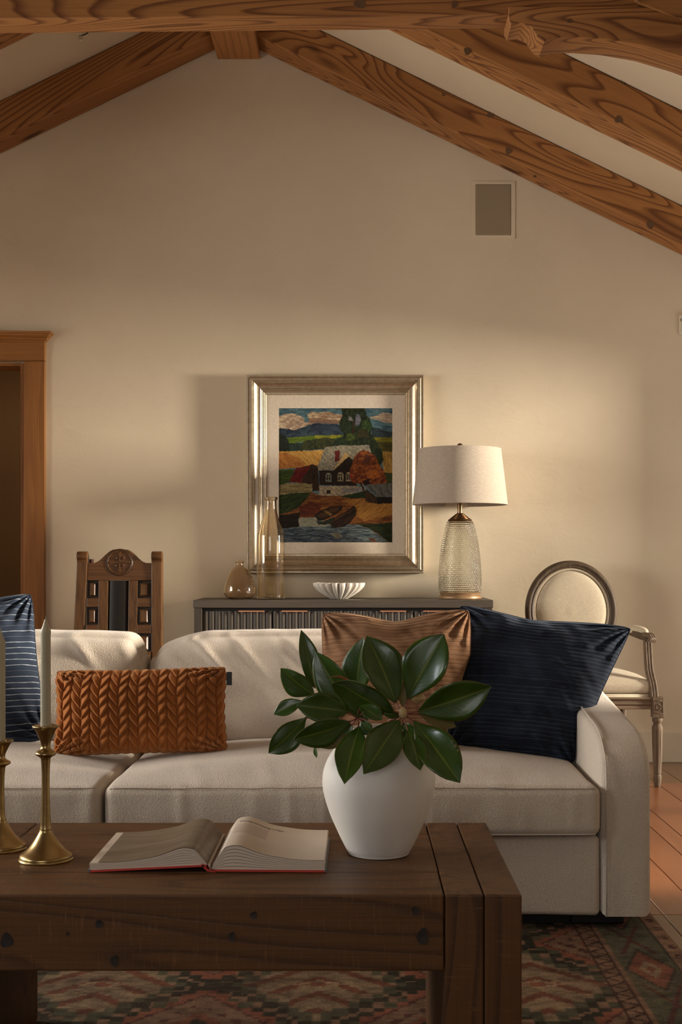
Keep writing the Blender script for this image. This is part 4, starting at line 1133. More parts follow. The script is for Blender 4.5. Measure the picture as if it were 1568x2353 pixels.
# ------------------------------------------------------------------ open book
book = thing('open_book', 'large open art book with red cover boards lying on the coffee table', 'book', (-0.255, 2.33, TZ))
BY0, BY1 = 2.192, 2.440
XS = (484 - CX) * BY0 / F
XLb, XRb = (200 - CX) * BY0 / F, (754 - CX) * BY0 / F
z0 = TZ + 0.0008
def book_half(xs, xe, side):
    Lh = abs(xe - xs); sg = 1 if xe > xs else -1
    # cover board, lifted towards the spine
    bm = bmesh.new(); pts = []
    lift = 0.010 if sg < 0 else 0.0015
    def zb(t): return z0 + lift * (1 - t) ** 1.0
    cov = [(xs + sg*(0.006 + (Lh - 0.0115) * t), zb(t)) for t in (0, 0.25, 0.5, 0.75, 1.0)]
    prism(bm, [(x, BY0 - .004, z) for x, z in cov] + [(x, BY0 - .004, z + 0.0026) for x, z in cov[::-1]], (0, 0, 0), (0, BY1 - BY0 + .008, 0))
    obj('cover_board', bm, M_REDCLOTH, book, label='red inside cover board')
    bm = bmesh.new(); xo = xs + sg*(Lh - 0.0054)
    box(bm, min(xo, xo + sg*0.0035), max(xo, xo + sg*0.0035), BY0 - .004, BY1 + .004, z0, z0 + 0.0045)
    obj('dust_jacket', bm, M_JACKET, book)
    # page block: curved stack
    def zt(t, k=1.0):     # upper profile from spine (t=0) to fore edge (t=1)
        hump = 0.030 if sg > 0 else 0.031
        return z0 + 0.004 + 0.011 * k + k * hump * (math.sin(min(1, t / 0.62) * math.pi) ** 0.8) * (1 - 0.55*t) * (1.0 if t < 0.62 else 0) if t < 0.62 else z0 + 0.004 + 0.011*k
    def top(t):
        a_ = 0.0165 if sg > 0 else 0.0125
        rise = 0.0255 * math.exp(-((t - 0.20) / 0.20) ** 2)
        rise2 = 0.006 * math.exp(-((t - 0.5) / 0.2)**2)
        fall = min(1, (t / 0.12)) ** 0.55
        return z0 + 0.003 + fall * (a_ + rise + rise2)
    n_ = 40
    ts = [i / n_ for i in range(n_ + 1)]
    # layers of pages, each its own sheet group with uneven ends, so the front edge shows leaves
    NL = 7
    for l in range(NL):
        k0, k1 = l / NL, (l + 0.86) / NL
        bm = bmesh.new()
        off = 0.0012 * random.random(); xe_ = Lh - 0.004 - off - 0.004 * (1 - k1) * (0.3)
        lo_ = [(xs + sg * xe_ * t, zb(t) + 0.0028 + (top(t) - zb(t) - 0.0028) * k0) for t in ts]
        hi_ = [(xs + sg * xe_ * t, zb(t) + 0.0028 + (top(t) - zb(t) - 0.0028) * k1) for t in ts]
        yo = 0.0010 * random.random()
        v0 = [bm.verts.new((x, BY0 + yo, z)) for x, z in lo_]; v1 = [bm.verts.new((x, BY0 + yo, z)) for x, z in hi_]
        w0 = [bm.verts.new((x, BY1 - yo, z)) for x, z in lo_]; w1 = [bm.verts.new((x, BY1 - yo, z)) for x, z in hi_]
        for i in range(n_):
            for q in ((v0[i], v0[i+1], v1[i+1], v1[i]), (w0[i], w1[i], w1[i+1], w0[i+1]), (v1[i], v1[i+1], w1[i+1], w1[i]), (v0[i], w0[i], w0[i+1], v0[i+1])): bm.faces.new(q)
        bm.faces.new((v0[-1], w0[-1], w1[-1], v1[-1])); bm.faces.new((v0[0], v1[0], w1[0], w0[0]))
        bmesh.ops.recalc_face_normals(bm, faces=bm.faces)
        obj('page_block', bm, M_PAPER, book, True, angle=30)
    return zb, top, Lh, sg, n_
M_PHOTO, nt, b = newmat('dark printed plate')
f = noise_(nt, coords(nt, (4, 26, 4), False), 1.6, 5, 0.6)
L(nt, ramp(nt, f, [(0.3, (0.10, 0.065, 0.04, 1)), (0.7, (0.20, 0.165, 0.115, 1))]), b.inputs['Base Color']); b.inputs['Roughness'].default_value = 0.38
def page_sheet(name, xs, xe, top, Lh, sg, ta, tb, ya, yb, lift, mat, th=0.0003, **kk):
    n_ = 36; bm = bmesh.new()
    ts = [ta + (tb - ta)*i/n_ for i in range(n_ + 1)]
    g = []
    for (y, dz) in ((ya, lift), (yb, lift), (yb, lift - th), (ya, lift - th)):
        g.append([bm.verts.new((xs + sg * (Lh - .004) * t, y, top(t) + dz)) for t in ts])
    for q in range(4):
        A_, B2 = g[q], g[(q+1) % 4]
        for i in range(n_): bm.faces.new((A_[i], A_[i+1], B2[i+1], B2[i]))
    bmesh.ops.recalc_face_normals(bm, faces=bm.faces)
    return obj(name, bm, mat, book, True, angle=30, **kk)
zb, top, Lh, sg, _ = book_half(XS - 0.0005, XLb, -1)
pl = page_sheet('page', XS - .0005, XLb, top, Lh, sg, 0.01, 0.93, BY0 + .001, BY1 - .001, 0.0006, M_PHOTO, label='grey brown printed left page')
zb, top, Lh, sg, _ = book_half(XS + 0.0005, XRb, 1)
pr = page_sheet('page', XS + .0005, XRb, top, Lh, sg, 0.01, 0.99, BY0 + .001, BY1 - .001, 0.0006, M_PAPER)
page_sheet('printed_plate', XS + .0005, XRb, top, Lh, sg, 0.14, 0.44, 2.30, 2.375, 0.0008, M_GREYPRINT, 0.0001)
# printed heading that follows the curved page
fc = bpy.data.curves.new('heading', 'FONT'); fc.body = 'Drawings and Paintings on Paper'; fc.size = 0.0085; fc.extrude = 0
fo = bpy.data.objects.new('heading', fc); COL.objects.link(fo)
dg = bpy.context.evaluated_depsgraph_get(); me = bpy.data.meshes.new_from_object(fo.evaluated_get(dg))
bpy.data.objects.remove(fo)
xx = [v.co.x for v in me.vertices]; wmax = max(xx)
for v in me.vertices:
    t = 0.16 + 0.42 * v.co.x / wmax
    v.co = Vector((XS + .0005 + (Lh - .004) * t, 2.392 + v.co.y * 2.0, top(t) + 0.0009))
finish('heading_text', me, M_INK, book)
# spine: hollow between the boards
bm = bmesh.new(); prism(bm, [(XS - .016, BY0 - .004, z0 + .0125), (XS - 0.006, BY0 - .004, z0 + 0.002), (XS + .006, BY0 - .004, z0), (XS + .010, BY0 - .004, z0), (XS + .010, BY0 - .004, z0 + 0.0024), (XS + .004, BY0 - .004, z0 + .0026), (XS - 0.004, BY0 - .004, z0 + 0.0046), (XS - .014, BY0 - .004, z0 + .0148)], (0, 0, 0), (0, BY1 - BY0 + .008, 0))
obj('spine', bm, M_REDCLOTH, book)

# ================================================================== SIDEBOARD
KZ = 0.787; KX0, KX1, KF, KB = -0.730, 0.610, 5.63, 6.02
sb = thing('sideboard', 'charcoal fluted sideboard with copper pulls against the back wall', 'sideboard', ((KX0+KX1)/2, (KF+KB)/2, 0))
boxo('top', KX0, KX1, KF, KB, KZ - 0.034, KZ, M_SIDEB, sb, 0.0015)
for a, b_ in ((KX0 + 0.004, KX0 + 0.038), (KX1 - 0.038, KX1 - 0.004)):
    boxo('side_panel', a, b_, KF + 0.004, KB, 0.10, KZ - 0.0345, M_SIDEBZ, sb, 0.001)
boxo('bottom_panel', KX0 + .038, KX1 - .038, KF + .01, KB, 0.10, 0.13, M_SIDEB, sb)
boxo('back_panel', KX0 + .038, KX1 - .038, KB - .02, KB, 0.13, KZ - .034, M_SIDEBZ, sb)
boxo('top_rail', KX0 + .038, KX1 - .038, KF + .035, KF + .05, KZ - 0.06, KZ - 0.0345, M_BLACK, sb)
for x in (KX0 + 0.05, KX1 - 0.10):
    for y in (KF + 0.04, KB - 0.09): boxo('leg', x, x + .05, y, y + .05, 0, 0.10, M_SIDEBZ, sb, 0.002)
DW = (KX1 - KX0 - 0.076 - 0.005*3 - 0.002) / 4
hx = {0: 0.66, 1: 0.30, 2: 0.69, 3: 0.30}
for i in range(4):
    x0 = KX0 + 0.039 + i * (DW + 0.005); x1 = x0 + DW
    dr = boxo('door', x0, x1, KF + 0.024, KF + 0.034, 0.14, KZ - 0.050, M_SIDEBZ, sb)
    nf = 11
    for k in range(nf):
        xm = x0 + DW * (k + .5) / nf; r = DW / nf / 2 - 0.0004
        pts = [(xm - r + 2*r*j/8, KF + 0.0242 - 0.0065 * math.sin(math.pi * j/8), 0.14) for j in range(9)]
        bm = bmesh.new(); prism(bm, pts, (0, 0, 0), (0, 0, KZ - .050 - .14)); obj('flute', bm, M_SIDEBZ, dr, True, angle=40)
    hxm = {0: 578, 1: 677, 2: 904, 3: 1003}[i]; hxc = (hxm - CX) / 515.0
    bm = bmesh.new(); box(bm, hxc - 0.058, hxc + 0.058, KF + 0.004, KF + 0.03, KZ - 0.0485, KZ - 0.0465); box(bm, hxc - 0.058, hxc + 0.058, KF + 0.003, KF + 0.0045, KZ - 0.0525, KZ - 0.0465)
    obj('pull', bm, M_COPPER, dr)

# ------------------------------------------------------------------ glass bottles
def shell(name, outer, th, c_, mat, label, cat, seg=64, floor=0.006, wob=0.0, **k):
    outer = sm_prof(outer, 4)
    inner = [(max(0.0, r - th), z) for r, z in outer if z > floor]
    inner = [(r, max(z, floor)) for r, z in inner][::-1]
    prof = [(0, 0)] + outer + inner + [(0, floor)]
    return lathe(name, prof, c_, mat, None, seg, fn=(lambda r, z, a: r * (1 + wob*math.sin(2*a+1) + wob*.6*math.sin(z*60))) if wob else None, label=label, cat=cat, angle=70, **k)
yb_ = 5.80; s5 = F / yb_
c_ = Vector(((622.5 - CX)/s5, yb_, KZ + .0005)); hh = (1376 - 1142)/s5
def bz(py): return (1376 - py)/s5
shell('tall_bottle', [(0.058, 0.0), (0.0635, 0.003), (0.0645, 0.010), (0.0640, 0.08), (0.0635, bz(1240)), (0.0600, bz(1226)), (0.050, bz(1210)), (0.036, bz(1190)), (0.0285, bz(1175)), (0.0262, bz(1160)), (0.0258, bz(1150)), (0.0300, bz(1147)), (0.0310, bz(1144)), (0.0285, bz(1142))], 0.0032, c_, M_AMBER, 'tall smoky amber glass bottle in front of the picture frame', 'bottle', wob=0.006)
s5 = F / 5.74
c_ = Vector(((551 - CX)/s5, 5.74, KZ + .0005))
def bz(py): return (1378 - py)/s5
shell('bud_vase', [(0.030, 0.0), (0.040, 0.001), (0.056, 0.008), (0.0700, bz(1366)), (0.0725, bz(1358)), (0.0690, bz(1345)), (0.056, bz(1325)), (0.038, bz(1310)), (0.0200, bz(1302)), (0.0165, bz(1297)), (0.0175, bz(1293)), (0.0225, bz(1291)), (0.0215, bz(1289.5))], 0.0030, c_, M_AMBER2, 'squat smoky brown glass vase, leftmost on the sideboard', 'vase', wob=0.006)
# bowl
c_ = Vector(((779.5 - CX)*5.80/F, 5.80, KZ + .0005))
def bfn(r, z, a):
    k = min(1, r / 0.05) * (1 if r > 0.02 else 0)
    s = abs(math.sin(a * 10))
    return r * (1 - 0.16 * k * (1 - s) ** 1.6)
prof = [(0, 0.0), (0.034, 0.0), (0.045, 0.004), (0.070, 0.018), (0.098, 0.038), (0.115, 0.056), (0.1205, 0.070), (0.1185, 0.0745), (0.112, 0.073), (0.104, 0.058), (0.088, 0.040), (0.060, 0.022), (0.03, 0.010), (0, 0.009)]
lathe('fluted_bowl', sm_prof(prof, 4), c_, M_BOWL, None, 240, fn=bfn, label='shallow white fluted bowl in the middle of the sideboard', cat='bowl', angle=80)

# ------------------------------------------------------------------ lamp
LY = 5.83; s5 = F / LY
lc = Vector(((1057.5 - CX)/s5, LY, KZ + .0005))
def lz(py): return (1374 - py)/s5
lamp = thing('table_lamp', 'hobnail glass table lamp with oatmeal linen drum shade on the sideboard', 'lamp', lc)
lathe('base', sm_prof([(0, 0), (0.094, 0), (0.0985, 0.003), (0.099, 0.010), (0.0955, 0.016), (0.090, 0.018), (0.092, 0.021), (0.0935, 0.026), (0.090, 0.031), (0, 0.031)], 2), lc, M_LAMPWOOD, lamp, 56)
gp = sm_prof([(0.0, lz(1359)), (0.088, lz(1359)), (0.0945, lz(1354)), (0.0965, lz(1340)), (0.0955, lz(1315)), (0.0925, lz(1290)), (0.0865, lz(1262)), (0.0780, lz(1236)), (0.0660, lz(1210)), (0.0565, lz(1197)), (0.0, lz(1197))][1:-1], 24)
NB = 54
def hob(r, z, a):
    row = z / 0.0125; k = int(math.floor(row)); fz = row - k - 0.5
    fa = (a / (2*math.pi) * NB + (0.5 if k % 2 else 0)) % 1 - 0.5
    d = math.hypot(fa, fz) * 2
    return r + 0.0036 * max(0, 1 - d*d) ** 0.8
prof = gp + [(max(0.0, r - 0.004), z) for r, z in gp][::-1]
v, f = [], []
seg = NB * 8; nP = len(gp)
# outer resampled evenly in height
zs = np.linspace(gp[0][1], gp[-1][1], 35 * 6); zr = np.array([q[1] for q in gp]); rr = np.array([q[0] for q in gp])
oi = np.argsort(zr); rs = np.interp(zs, zr[oi], rr[oi])
aa = np.arange(seg) * 2 * math.pi / seg
ZZ, AA = np.meshgrid(zs, aa, indexing='ij'); RR = np.repeat(rs[:, None], seg, 1)
row = ZZ / 0.0094; kk_ = np.floor(row); fz = row - kk_ - 0.5
fa = (AA / (2*math.pi) * NB + 0.5 * (kk_ % 2)) % 1 - 0.5
dd = np.hypot(fa, fz) * 2.0
RO = RR + 0.0042 * np.clip(1 - dd**2, 0, 1) ** 0.7
Vo = np.stack([lc.x + RO*np.cos(AA), lc.y + RO*np.sin(AA), lc.z + ZZ], -1).reshape(-1, 3)
RI = RR - 0.0045
Vi = np.stack([lc.x + RI*np.cos(AA), lc.y + RI*np.sin(AA), lc.z + ZZ], -1).reshape(-1, 3)
nz_ = len(zs)
ii = np.arange((nz_-1)*seg); rI, cI = ii // seg, ii % seg; c2 = (cI+1) % seg
Fo = np.stack([rI*seg+cI, rI*seg+c2, (rI+1)*seg+c2, (rI+1)*seg+cI], 1)
Fi = Fo[:, ::-1] + nz_*seg
k_ = np.arange(seg); k2 = (k_+1) % seg; mO = nz_*seg
cap0 = np.stack([k2, k_, k_ + mO, k2 + mO], 1); t0 = (nz_-1)*seg
cap1 = np.stack([t0+k_, t0+k2, t0+k2+mO, t0+k_+mO], 1)
me = fast_mesh('glass_body', np.concatenate([Vo, Vi]), np.concatenate([Fo, Fi, cap0, cap1]))
finish('glass_body', me, M_HOB, lamp, True)
lathe('centre_rod', [(0, 0.03), (0.0045, 0.03), (0.0045, lz(1197)), (0, lz(1197))], lc, M_BRONZE, lamp, 12)
cp = [(0, lz(1198)), (0.0565, lz(1198)), (0.0575, lz(1196))]
for i, py in enumerate((1192, 1189, 1186, 1183, 1180)):
    r = 0.054 - i * 0.0078; cp += [(r, lz(py + 1)), (r + 0.001, lz(py)), (r - 0.004, lz(py - 0.8))]
cp += [(0.014, lz(1177.5)), (0, lz(1177))]
lathe('cap', cp, lc, M_BRONZE, lamp, 48, angle=40)
lathe('neck', [(0, lz(1178)), (0.0118, lz(1178)), (0.0118, lz(1130)), (0.014, lz(1128)), (0.014, lz(1108)), (0, lz(1108))], lc, M_BRONZE, lamp, 20)
# drum shade with thickness and rolled rims
s0z, s1z = lz(1158.5), lz(1030)
sh = [(0.2185, s0z), (0.2195, s0z + .002), (0.2195, s0z + .006), (0.190, s1z - .006), (0.190, s1z - .002), (0.189, s1z), (0.1875, s1z), (0.1872, s1z - .006), (0.2168, s0z + .006), (0.2170, s0z)]
v, f = lathe_grid(sh + [sh[0]], 96, lc)
me = bpy.data.meshes.new('shade'); me.from_pydata(v, [], f)
bm = bmesh.new(); bm.from_mesh(me); bmesh.ops.remove_doubles(bm, verts=bm.verts, dist=1e-6); bmesh.ops.recalc_face_normals(bm, faces=bm.faces); bm.to_mesh(me); bm.free()
finish('shade', me, M_SHADE, lamp, True, angle=60)
bm = bmesh.new()
tube(bm, [lc + Vector((0.1850*math.cos(2*math.pi*k/40), 0.1850*math.sin(2*math.pi*k/40), s1z - .005)) for k in range(40)], 0.0018, 6, True)
for k in range(3):
    a = 2*math.pi*k/3 + 0.4; tube(bm, [lc + Vector((0.008*math.cos(a), 0.008*math.sin(a), s1z - .012)), lc + Vector((0.185*math.cos(a), 0.185*math.sin(a), s1z - .005))], 0.0016, 6)
obj('shade_frame', bm, M_BRONZE, lamp, True)
bm = bmesh.new()
for s in (-1, 1): tube(bm, smooth_curve([lc + Vector((s*.012, 0, lz(1128))), lc + Vector((s*.05, 0, lz(1100))), lc + Vector((s*.05, 0, lz(1060))), lc + Vector((s*.006, 0, s1z - .010))], 6), 0.0018, 6)
obj('harp', bm, M_BRONZE, lamp, True)
lathe('finial', [(0, s1z - .014), (0.008, s1z - .014), (0.008, s1z - .004), (0.005, s1z), (0.0125, s1z + .006), (0.0145, s1z + .013), (0.0125, s1z + .021), (0.006, s1z + .026), (0, s1z + .027)], lc, M_BRONZE, lamp, 24, angle=80)
lathe('bulb', [(0, lz(1108)), (0.013, lz(1108)), (0.015, lz(1098)), (0.030, lz(1080)), (0.028, lz(1066)), (0.012, lz(1056)), (0, lz(1055))], lc, simple('frosted bulb', (0.7, 0.68, 0.62, 1), 0.4), lamp, 24)

# ================================================================== PICTURE
YP = YW - 0.004
s6 = F / 5.985
def px6(x): return (x - CX) / s6
def pz6(y): return EYE + (HY - y) / s6
pic = thing('framed_painting', 'village landscape painting in a wide silver-gold stepped frame on the back wall', 'picture', (px6(771), YP, pz6(1316)))
# profile: (inset from the outer edge, protrusion)
fp = [(0.0, 0.0), (0.0, 0.050), (0.003, 0.055), (0.007, 0.055), (0.009, 0.051), (0.013, 0.052), (0.018, 0.058), (0.026, 0.056), (0.029, 0.051), (0.033, 0.052), (0.036, 0.046), (0.046, 0.038), (0.061, 0.034), (0.064, 0.037), (0.067, 0.034), (0.070, 0.036), (0.074, 0.031), (0.079, 0.032), (0.083, 0.026), (0.088, 0.026), (0.0925, 0.020), (0.0925, 0.008)]
X0, X1, Z0, Z1 = px6(567), px6(975), pz6(1317), pz6(861)
def frame_piece(side):
    bm = bmesh.new(); r0, r1 = [], []
    for (i_, p) in fp:
        y = YP - p
        if side == 'top': a_, b2 = (X0 + i_, Z1 - i_), (X1 - i_, Z1 - i_)
        if side == 'bottom': a_, b2 = (X0 + i_, Z0 + i_), (X1 - i_, Z0 + i_)
        if side == 'left': a_, b2 = (X0 + i_, Z0 + i_), (X0 + i_, Z1 - i_)
        if side == 'right': a_, b2 = (X1 - i_, Z0 + i_), (X1 - i_, Z1 - i_)
        r0.append(bm.verts.new((a_[0], y, a_[1]))); r1.append(bm.verts.new((b2[0], y, b2[1])))
    for k in range(len(fp) - 1): bm.faces.new((r0[k], r1[k], r1[k+1], r0[k+1]))
    bmesh.ops.recalc_face_normals(bm, faces=bm.faces)
    # normals must look outwards (to the room)
    s = sum(f_.normal.y for f_ in bm.faces)
    if s > 0: bmesh.ops.reverse_faces(bm, faces=bm.faces)
    return bm
for s in ('top', 'bottom', 'left', 'right'): obj('frame_rail', frame_piece(s), M_FRAME, pic, True, angle=28)
boxo('backing', X0 + .004, X1 - .004, YP - .006, YP, Z0 + .004, Z1 - .004, M_FRAMED, pic)
mx0, mx1, mz0, mz1 = px6(640), px6(902.5), pz6(1246), pz6(936)
bm = bmesh.new()
ym = YP - 0.017
o_ = [(X0 + .088, Z0 + .088), (X1 - .088, Z0 + .088), (X1 - .088, Z1 - .088), (X0 + .088, Z1 - .088)]; i_ = [(mx0, mz0), (mx1, mz0), (mx1, mz1), (mx0, mz1)]
vo = [bm.verts.new((x, ym, z)) for x, z in o_]; vi = [bm.verts.new((x, ym, z)) for x, z in i_]; vk = [bm.verts.new((x, ym + .005, z)) for x, z in i_]
for A_, B2 in ((vo, vi), (vi, vk)):
    for k in range(4): bm.faces.new((A_[k], A_[(k+1) % 4], B2[(k+1) % 4], B2[k]))
obj('mat', bm, M_MAT, pic)
# the painting, as brush colour on a canvas grid
PWd, PHt = 290, 340
gx = np.linspace(97, 1427, PWd); gy = np.linspace(180, 1750, PHt)
GX, GY = np.meshgrid(gx, gy)
wx = GX + 10*vnoise(GX/28, GY/28, 21) + 5*vnoise(GX/9, GY/9, 22); wy = GY + 10*vnoise(GX/28 + 9, GY/28, 23) + 5*vnoise(GX/9, GY/9 + 5, 24)
img = np.zeros(GX.shape + (3,)); img[:] = [92, 118, 124]
def poly(pts, colr, tex=0.16, ang=0.0, c2=None, sx=60, sy=9, hard=False, seed=0):
    xq, yq = (GX, GY) if hard else (wx, wy)
    ins = np.zeros(GX.shape, bool); n_ = len(pts)
    for i in range(n_):
        (x1_, y1_), (x2_, y2_) = pts[i], pts[(i+1) % n_]
        if y1_ == y2_: continue
        cnd = ((yq < max(y1_, y2_)) & (yq >= min(y1_, y2_)) & (xq < (x2_-x1_)*(yq-y1_)/(y2_-y1_) + x1_))
        ins ^= cnd
    ca, sa = math.cos(ang), math.sin(ang); u_ = GX*ca + GY*sa; v_ = -GX*sa + GY*ca
    nn = vnoise(u_/sx + seed, v_/sy, 30 + seed) + 0.6*vnoise(u_/sx*2.3, v_/sy*1.9 + seed, 31)
    base = np.array(colr, float)
    t = np.clip(0.5 + nn*1.3, 0, 1)[..., None]
    cc2 = np.array(c2 if c2 is not None else base*(1 - 2.2*tex), float)
    val = base*t + cc2*(1-t)
    img[ins] = val[ins]
# sky and clouds
poly([(90,170),(1440,170),(1440,470),(90,470)], (96,128,136), c2=(58,86,100), sx=90, sy=25, seed=1)
poly([(90,290),(150,255),(260,240),(330,262),(400,300),(390,345),(470,350),(560,340),(420,400),(290,440),(90,420)], (206,186,156), c2=(150,124,108), sx=40, sy=20, seed=2)
poly([(430,260),(480,222),(560,235),(640,220),(730,235),(780,252),(850,255),(840,330),(780,350),(560,345),(470,320)], (204,182,148), c2=(136,106,84), sx=50, sy=16, seed=3)
poly([(440,310),(560,290),(700,320),(840,320),(830,365),(450,350)], (146,112,86), c2=(118,92,80), sx=50, sy=12, seed=4)
poly([(1150,290),(1250,262),(1320,228),(1400,240),(1440,260),(1440,360),(1330,345),(1180,300)], (204,184,156), c2=(150,130,116), seed=5)
# mountains
poly([(90,415),(180,420),(280,440),(360,410),(450,372),(540,355),(640,365),(720,362),(800,370),(880,500),(430,510),(180,530),(90,480)], (56,72,84), c2=(32,40,54), sx=60, sy=30, ang=-0.3, seed=6)
poly([(1190,400),(1290,425),(1360,450),(1440,455),(1440,530),(1180,525)], (50,66,72), c2=(36,48,50), seed=7)
# green fields
poly([(180,525),(400,510),(600,498),(880,492),(1000,530),(820,560),(420,560),(220,600)], (104,122,30), c2=(70,94,24), sx=90, seed=8)
poly([(520,500),(830,494),(800,530),(520,535)], (150,146,44), c2=(112,118,30), seed=9)
poly([(1170,520),(1440,520),(1440,590),(1220,590)], (134,128,32), c2=(88,84,20), seed=10)
poly([(1230,575),(1440,575),(1440,695),(1260,690)], (84,76,28), c2=(52,52,18), seed=11)
poly([(90,480),(150,490),(200,540),(225,600),(220,690),(90,690)], (34,44,30), c2=(22,26,18), sx=20, seed=12)
poly([(215,590),(380,585),(380,680),(215,680)], (46,66,50), c2=(30,44,38), seed=13, ang=1.5)
poly([(360,590),(400,560),(520,545),(640,525),(760,540),(760,600),(690,660),(360,672)], (62,66,32), c2=(34,40,22), sx=20, sy=30, seed=14)
# yellow field
poly([(90,690),(300,680),(640,668),(640,720),(560,860),(520,850),(90,895)], (206,162,86), c2=(172,122,54), sx=60, sy=8, ang=0.9, seed=15)
poly([(90,700),(200,705),(330,760),(420,830),(300,880),(90,895)], (186,124,60), c2=(150,92,40), ang=0.8, sx=70, sy=8, seed=16)
poly([(1280,685),(1440,690),(1440,950),(1330,930)], (176,136,66), c2=(132,98,40), ang=1.3, seed=17)
poly([(1320,930),(1440,940),(1440,1080),(1340,1060)], (66,72,26), c2=(40,52,20), seed=18)
# tall tree
poly([(820,180),(1110,180),(1120,260),(1160,300),(1195,400),(1175,480),(1240,570),(1310,700),(1320,780),(1280,850),(1180,720),(1140,620),(720,620),(760,550),(850,510),(860,480),(820,440),(805,360),(830,290),(845,240)], (42,56,26), c2=(18,26,14), sx=22, sy=30, seed=19)
poly([(900,480),(940,465),(975,490),(1000,540),(900,570),(880,530)], (78,92,30), c2=(46,62,24), sx=20, seed=20)
poly([(1080,330),(1140,310),(1190,400),(1150,470),(1080,440)], (60,84,36), c2=(30,48,20), sx=16, sy=22, seed=21)
poly([(1000,250),(1030,245),(1060,320),(1030,385),(990,385)], (112,112,124), c2=(84,88,100), seed=22)
poly([(910,270),(950,280),(965,330),(915,320)], (150,146,144), seed=23)
poly([(975,330),(985,330),(975,470),(955,470)], (84,40,24), seed=24)
poly([(1000,440),(1130,420),(1150,520),(1020,530)], (60,50,24), c2=(36,40,18), sx=18, sy=20, seed=25)
poly([(720,600),(780,530),(870,530),(900,590),(880,610)], (40,58,34), c2=(26,38,22), seed=26)
# house
poly([(640,630),(860,615),(1150,612),(1180,700),(960,790),(890,690),(740,905),(535,908)], (160,150,128), c2=(116,112,98), ang=0.9, sx=24, sy=12, seed=27)
poly([(755,676),(808,676),(812,790),(755,815)], (112,34,26), seed=28)
poly([(880,690),(965,785),(915,745),(740,905),(770,850)], (206,172,118), c2=(176,140,88), hard=True, seed=29)
poly([(915,742),(960,780),(1010,900),(1010,1090),(570,1080),(570,908),(740,905)], (44,28,16), c2=(26,16,10), sx=200, sy=6, seed=30)
poly([(915,742),(975,810),(990,880),(770,890),(745,905)], (40,26,16), c2=(30,20,12), ang=1.5, seed=31)
for (xa_, xb_, y0_) in ((645,712,935), (785,852,928), (880,945,930)):
    poly([(xa_,y0_+105),(xa_,y0_+25),(xa_+18,y0_),(xb_-18,y0_),(xb_,y0_+25),(xb_,y0_+105)], (150,162,158) if xa_ < 700 else (176,156,120), hard=True, seed=32)
    poly([(xa_+11,y0_+92),(xa_+11,y0_+28),(xa_+24,y0_+14),(xb_-24,y0_+14),(xb_-11,y0_+28),(xb_-11,y0_+92)], (52,42,26), hard=True, seed=33)
    mxx = (xa_+xb_)/2
    poly([(mxx-4,y0_+14),(mxx+4,y0_+14),(mxx+4,y0_+92),(mxx-4,y0_+92)], (176,164,130), hard=True, seed=34)
    poly([(xa_+8,y0_+42),(xb_-8,y0_+42),(xb_-8,y0_+50),(xa_+8,y0_+50)], (176,164,130), hard=True, seed=35)
poly([(568,1090),(1000,1090),(1120,1110),(1100,1160),(960,1190),(760,1208),(568,1200)], (180,164,132), c2=(128,112,96), ang=0.9, sx=26, sy=12, seed=36)
poly([(820,1120),(1000,1110),(1110,1120),(1080,1160),(860,1170)], (140,134,132), c2=(110,104,100), seed=37)
poly([(655,1135),(702,1135),(702,1180),(655,1180)], (52,38,24), hard=True, seed=38)
# red barn
poly([(215,1050),(300,880),(490,838),(400,960),(360,1050)], (112,30,18), c2=(74,18,12), ang=-0.6, seed=39)
poly([(490,838),(560,860),(570,1150),(490,1150),(485,1070),(360,1055),(400,960)], (64,42,22), c2=(38,26,14), ang=1.5, seed=40)
poly([(503,960),(522,960),(522,998),(503,998)], (20,14,8), hard=True, seed=41)
poly([(90,905),(290,892),(215,1050),(90,1090)], (74,88,28), c2=(40,58,20), seed=42)
poly([(90,1085),(200,1060),(380,1055),(487,1070),(487,1160),(300,1170),(90,1200)], (156,140,98), c2=(110,96,60), seed=43)
# foreground
poly([(90,1195),(480,1160),(570,1200),(820,1208),(1110,1200),(1440,1300),(1440,1760),(90,1760)], (138,86,38), c2=(92,50,22), sx=90, sy=14, seed=44)
poly([(90,1195),(300,1172),(480,1165),(440,1220),(330,1340),(200,1400),(90,1420)], (50,66,22), c2=(28,36,14), seed=45, ang=-.5)
poly([(340,1330),(470,1270),(600,1300),(560,1440),(340,1450)], (104,44,20), c2=(66,28,14), seed=46)
poly([(830,1260),(1110,1230),(1440,1290),(1440,1420),(1100,1500),(1000,1440),(1010,1340)], (176,126,58), c2=(138,90,38), ang=-0.6, sx=70, sy=9, seed=47)
poly([(860,1200),(1080,1150),(1110,1170),(1110,1230),(960,1235),(800,1210)], (40,58,24), c2=(26,40,18), seed=48)
poly([(1080,1060),(1440,1060),(1440,1210),(1250,1215)], (110,110,104), c2=(66,66,62), ang=1.05, sx=60, sy=8, seed=49)
poly([(1110,1120),(1240,1215),(1430,1215),(1440,1260),(1260,1300),(1110,1270)], (70,48,26), c2=(42,30,16), ang=1.5, seed=50)
poly([(1240,1220),(1440,1218),(1440,1290),(1250,1300)], (30,22,12), seed=51)
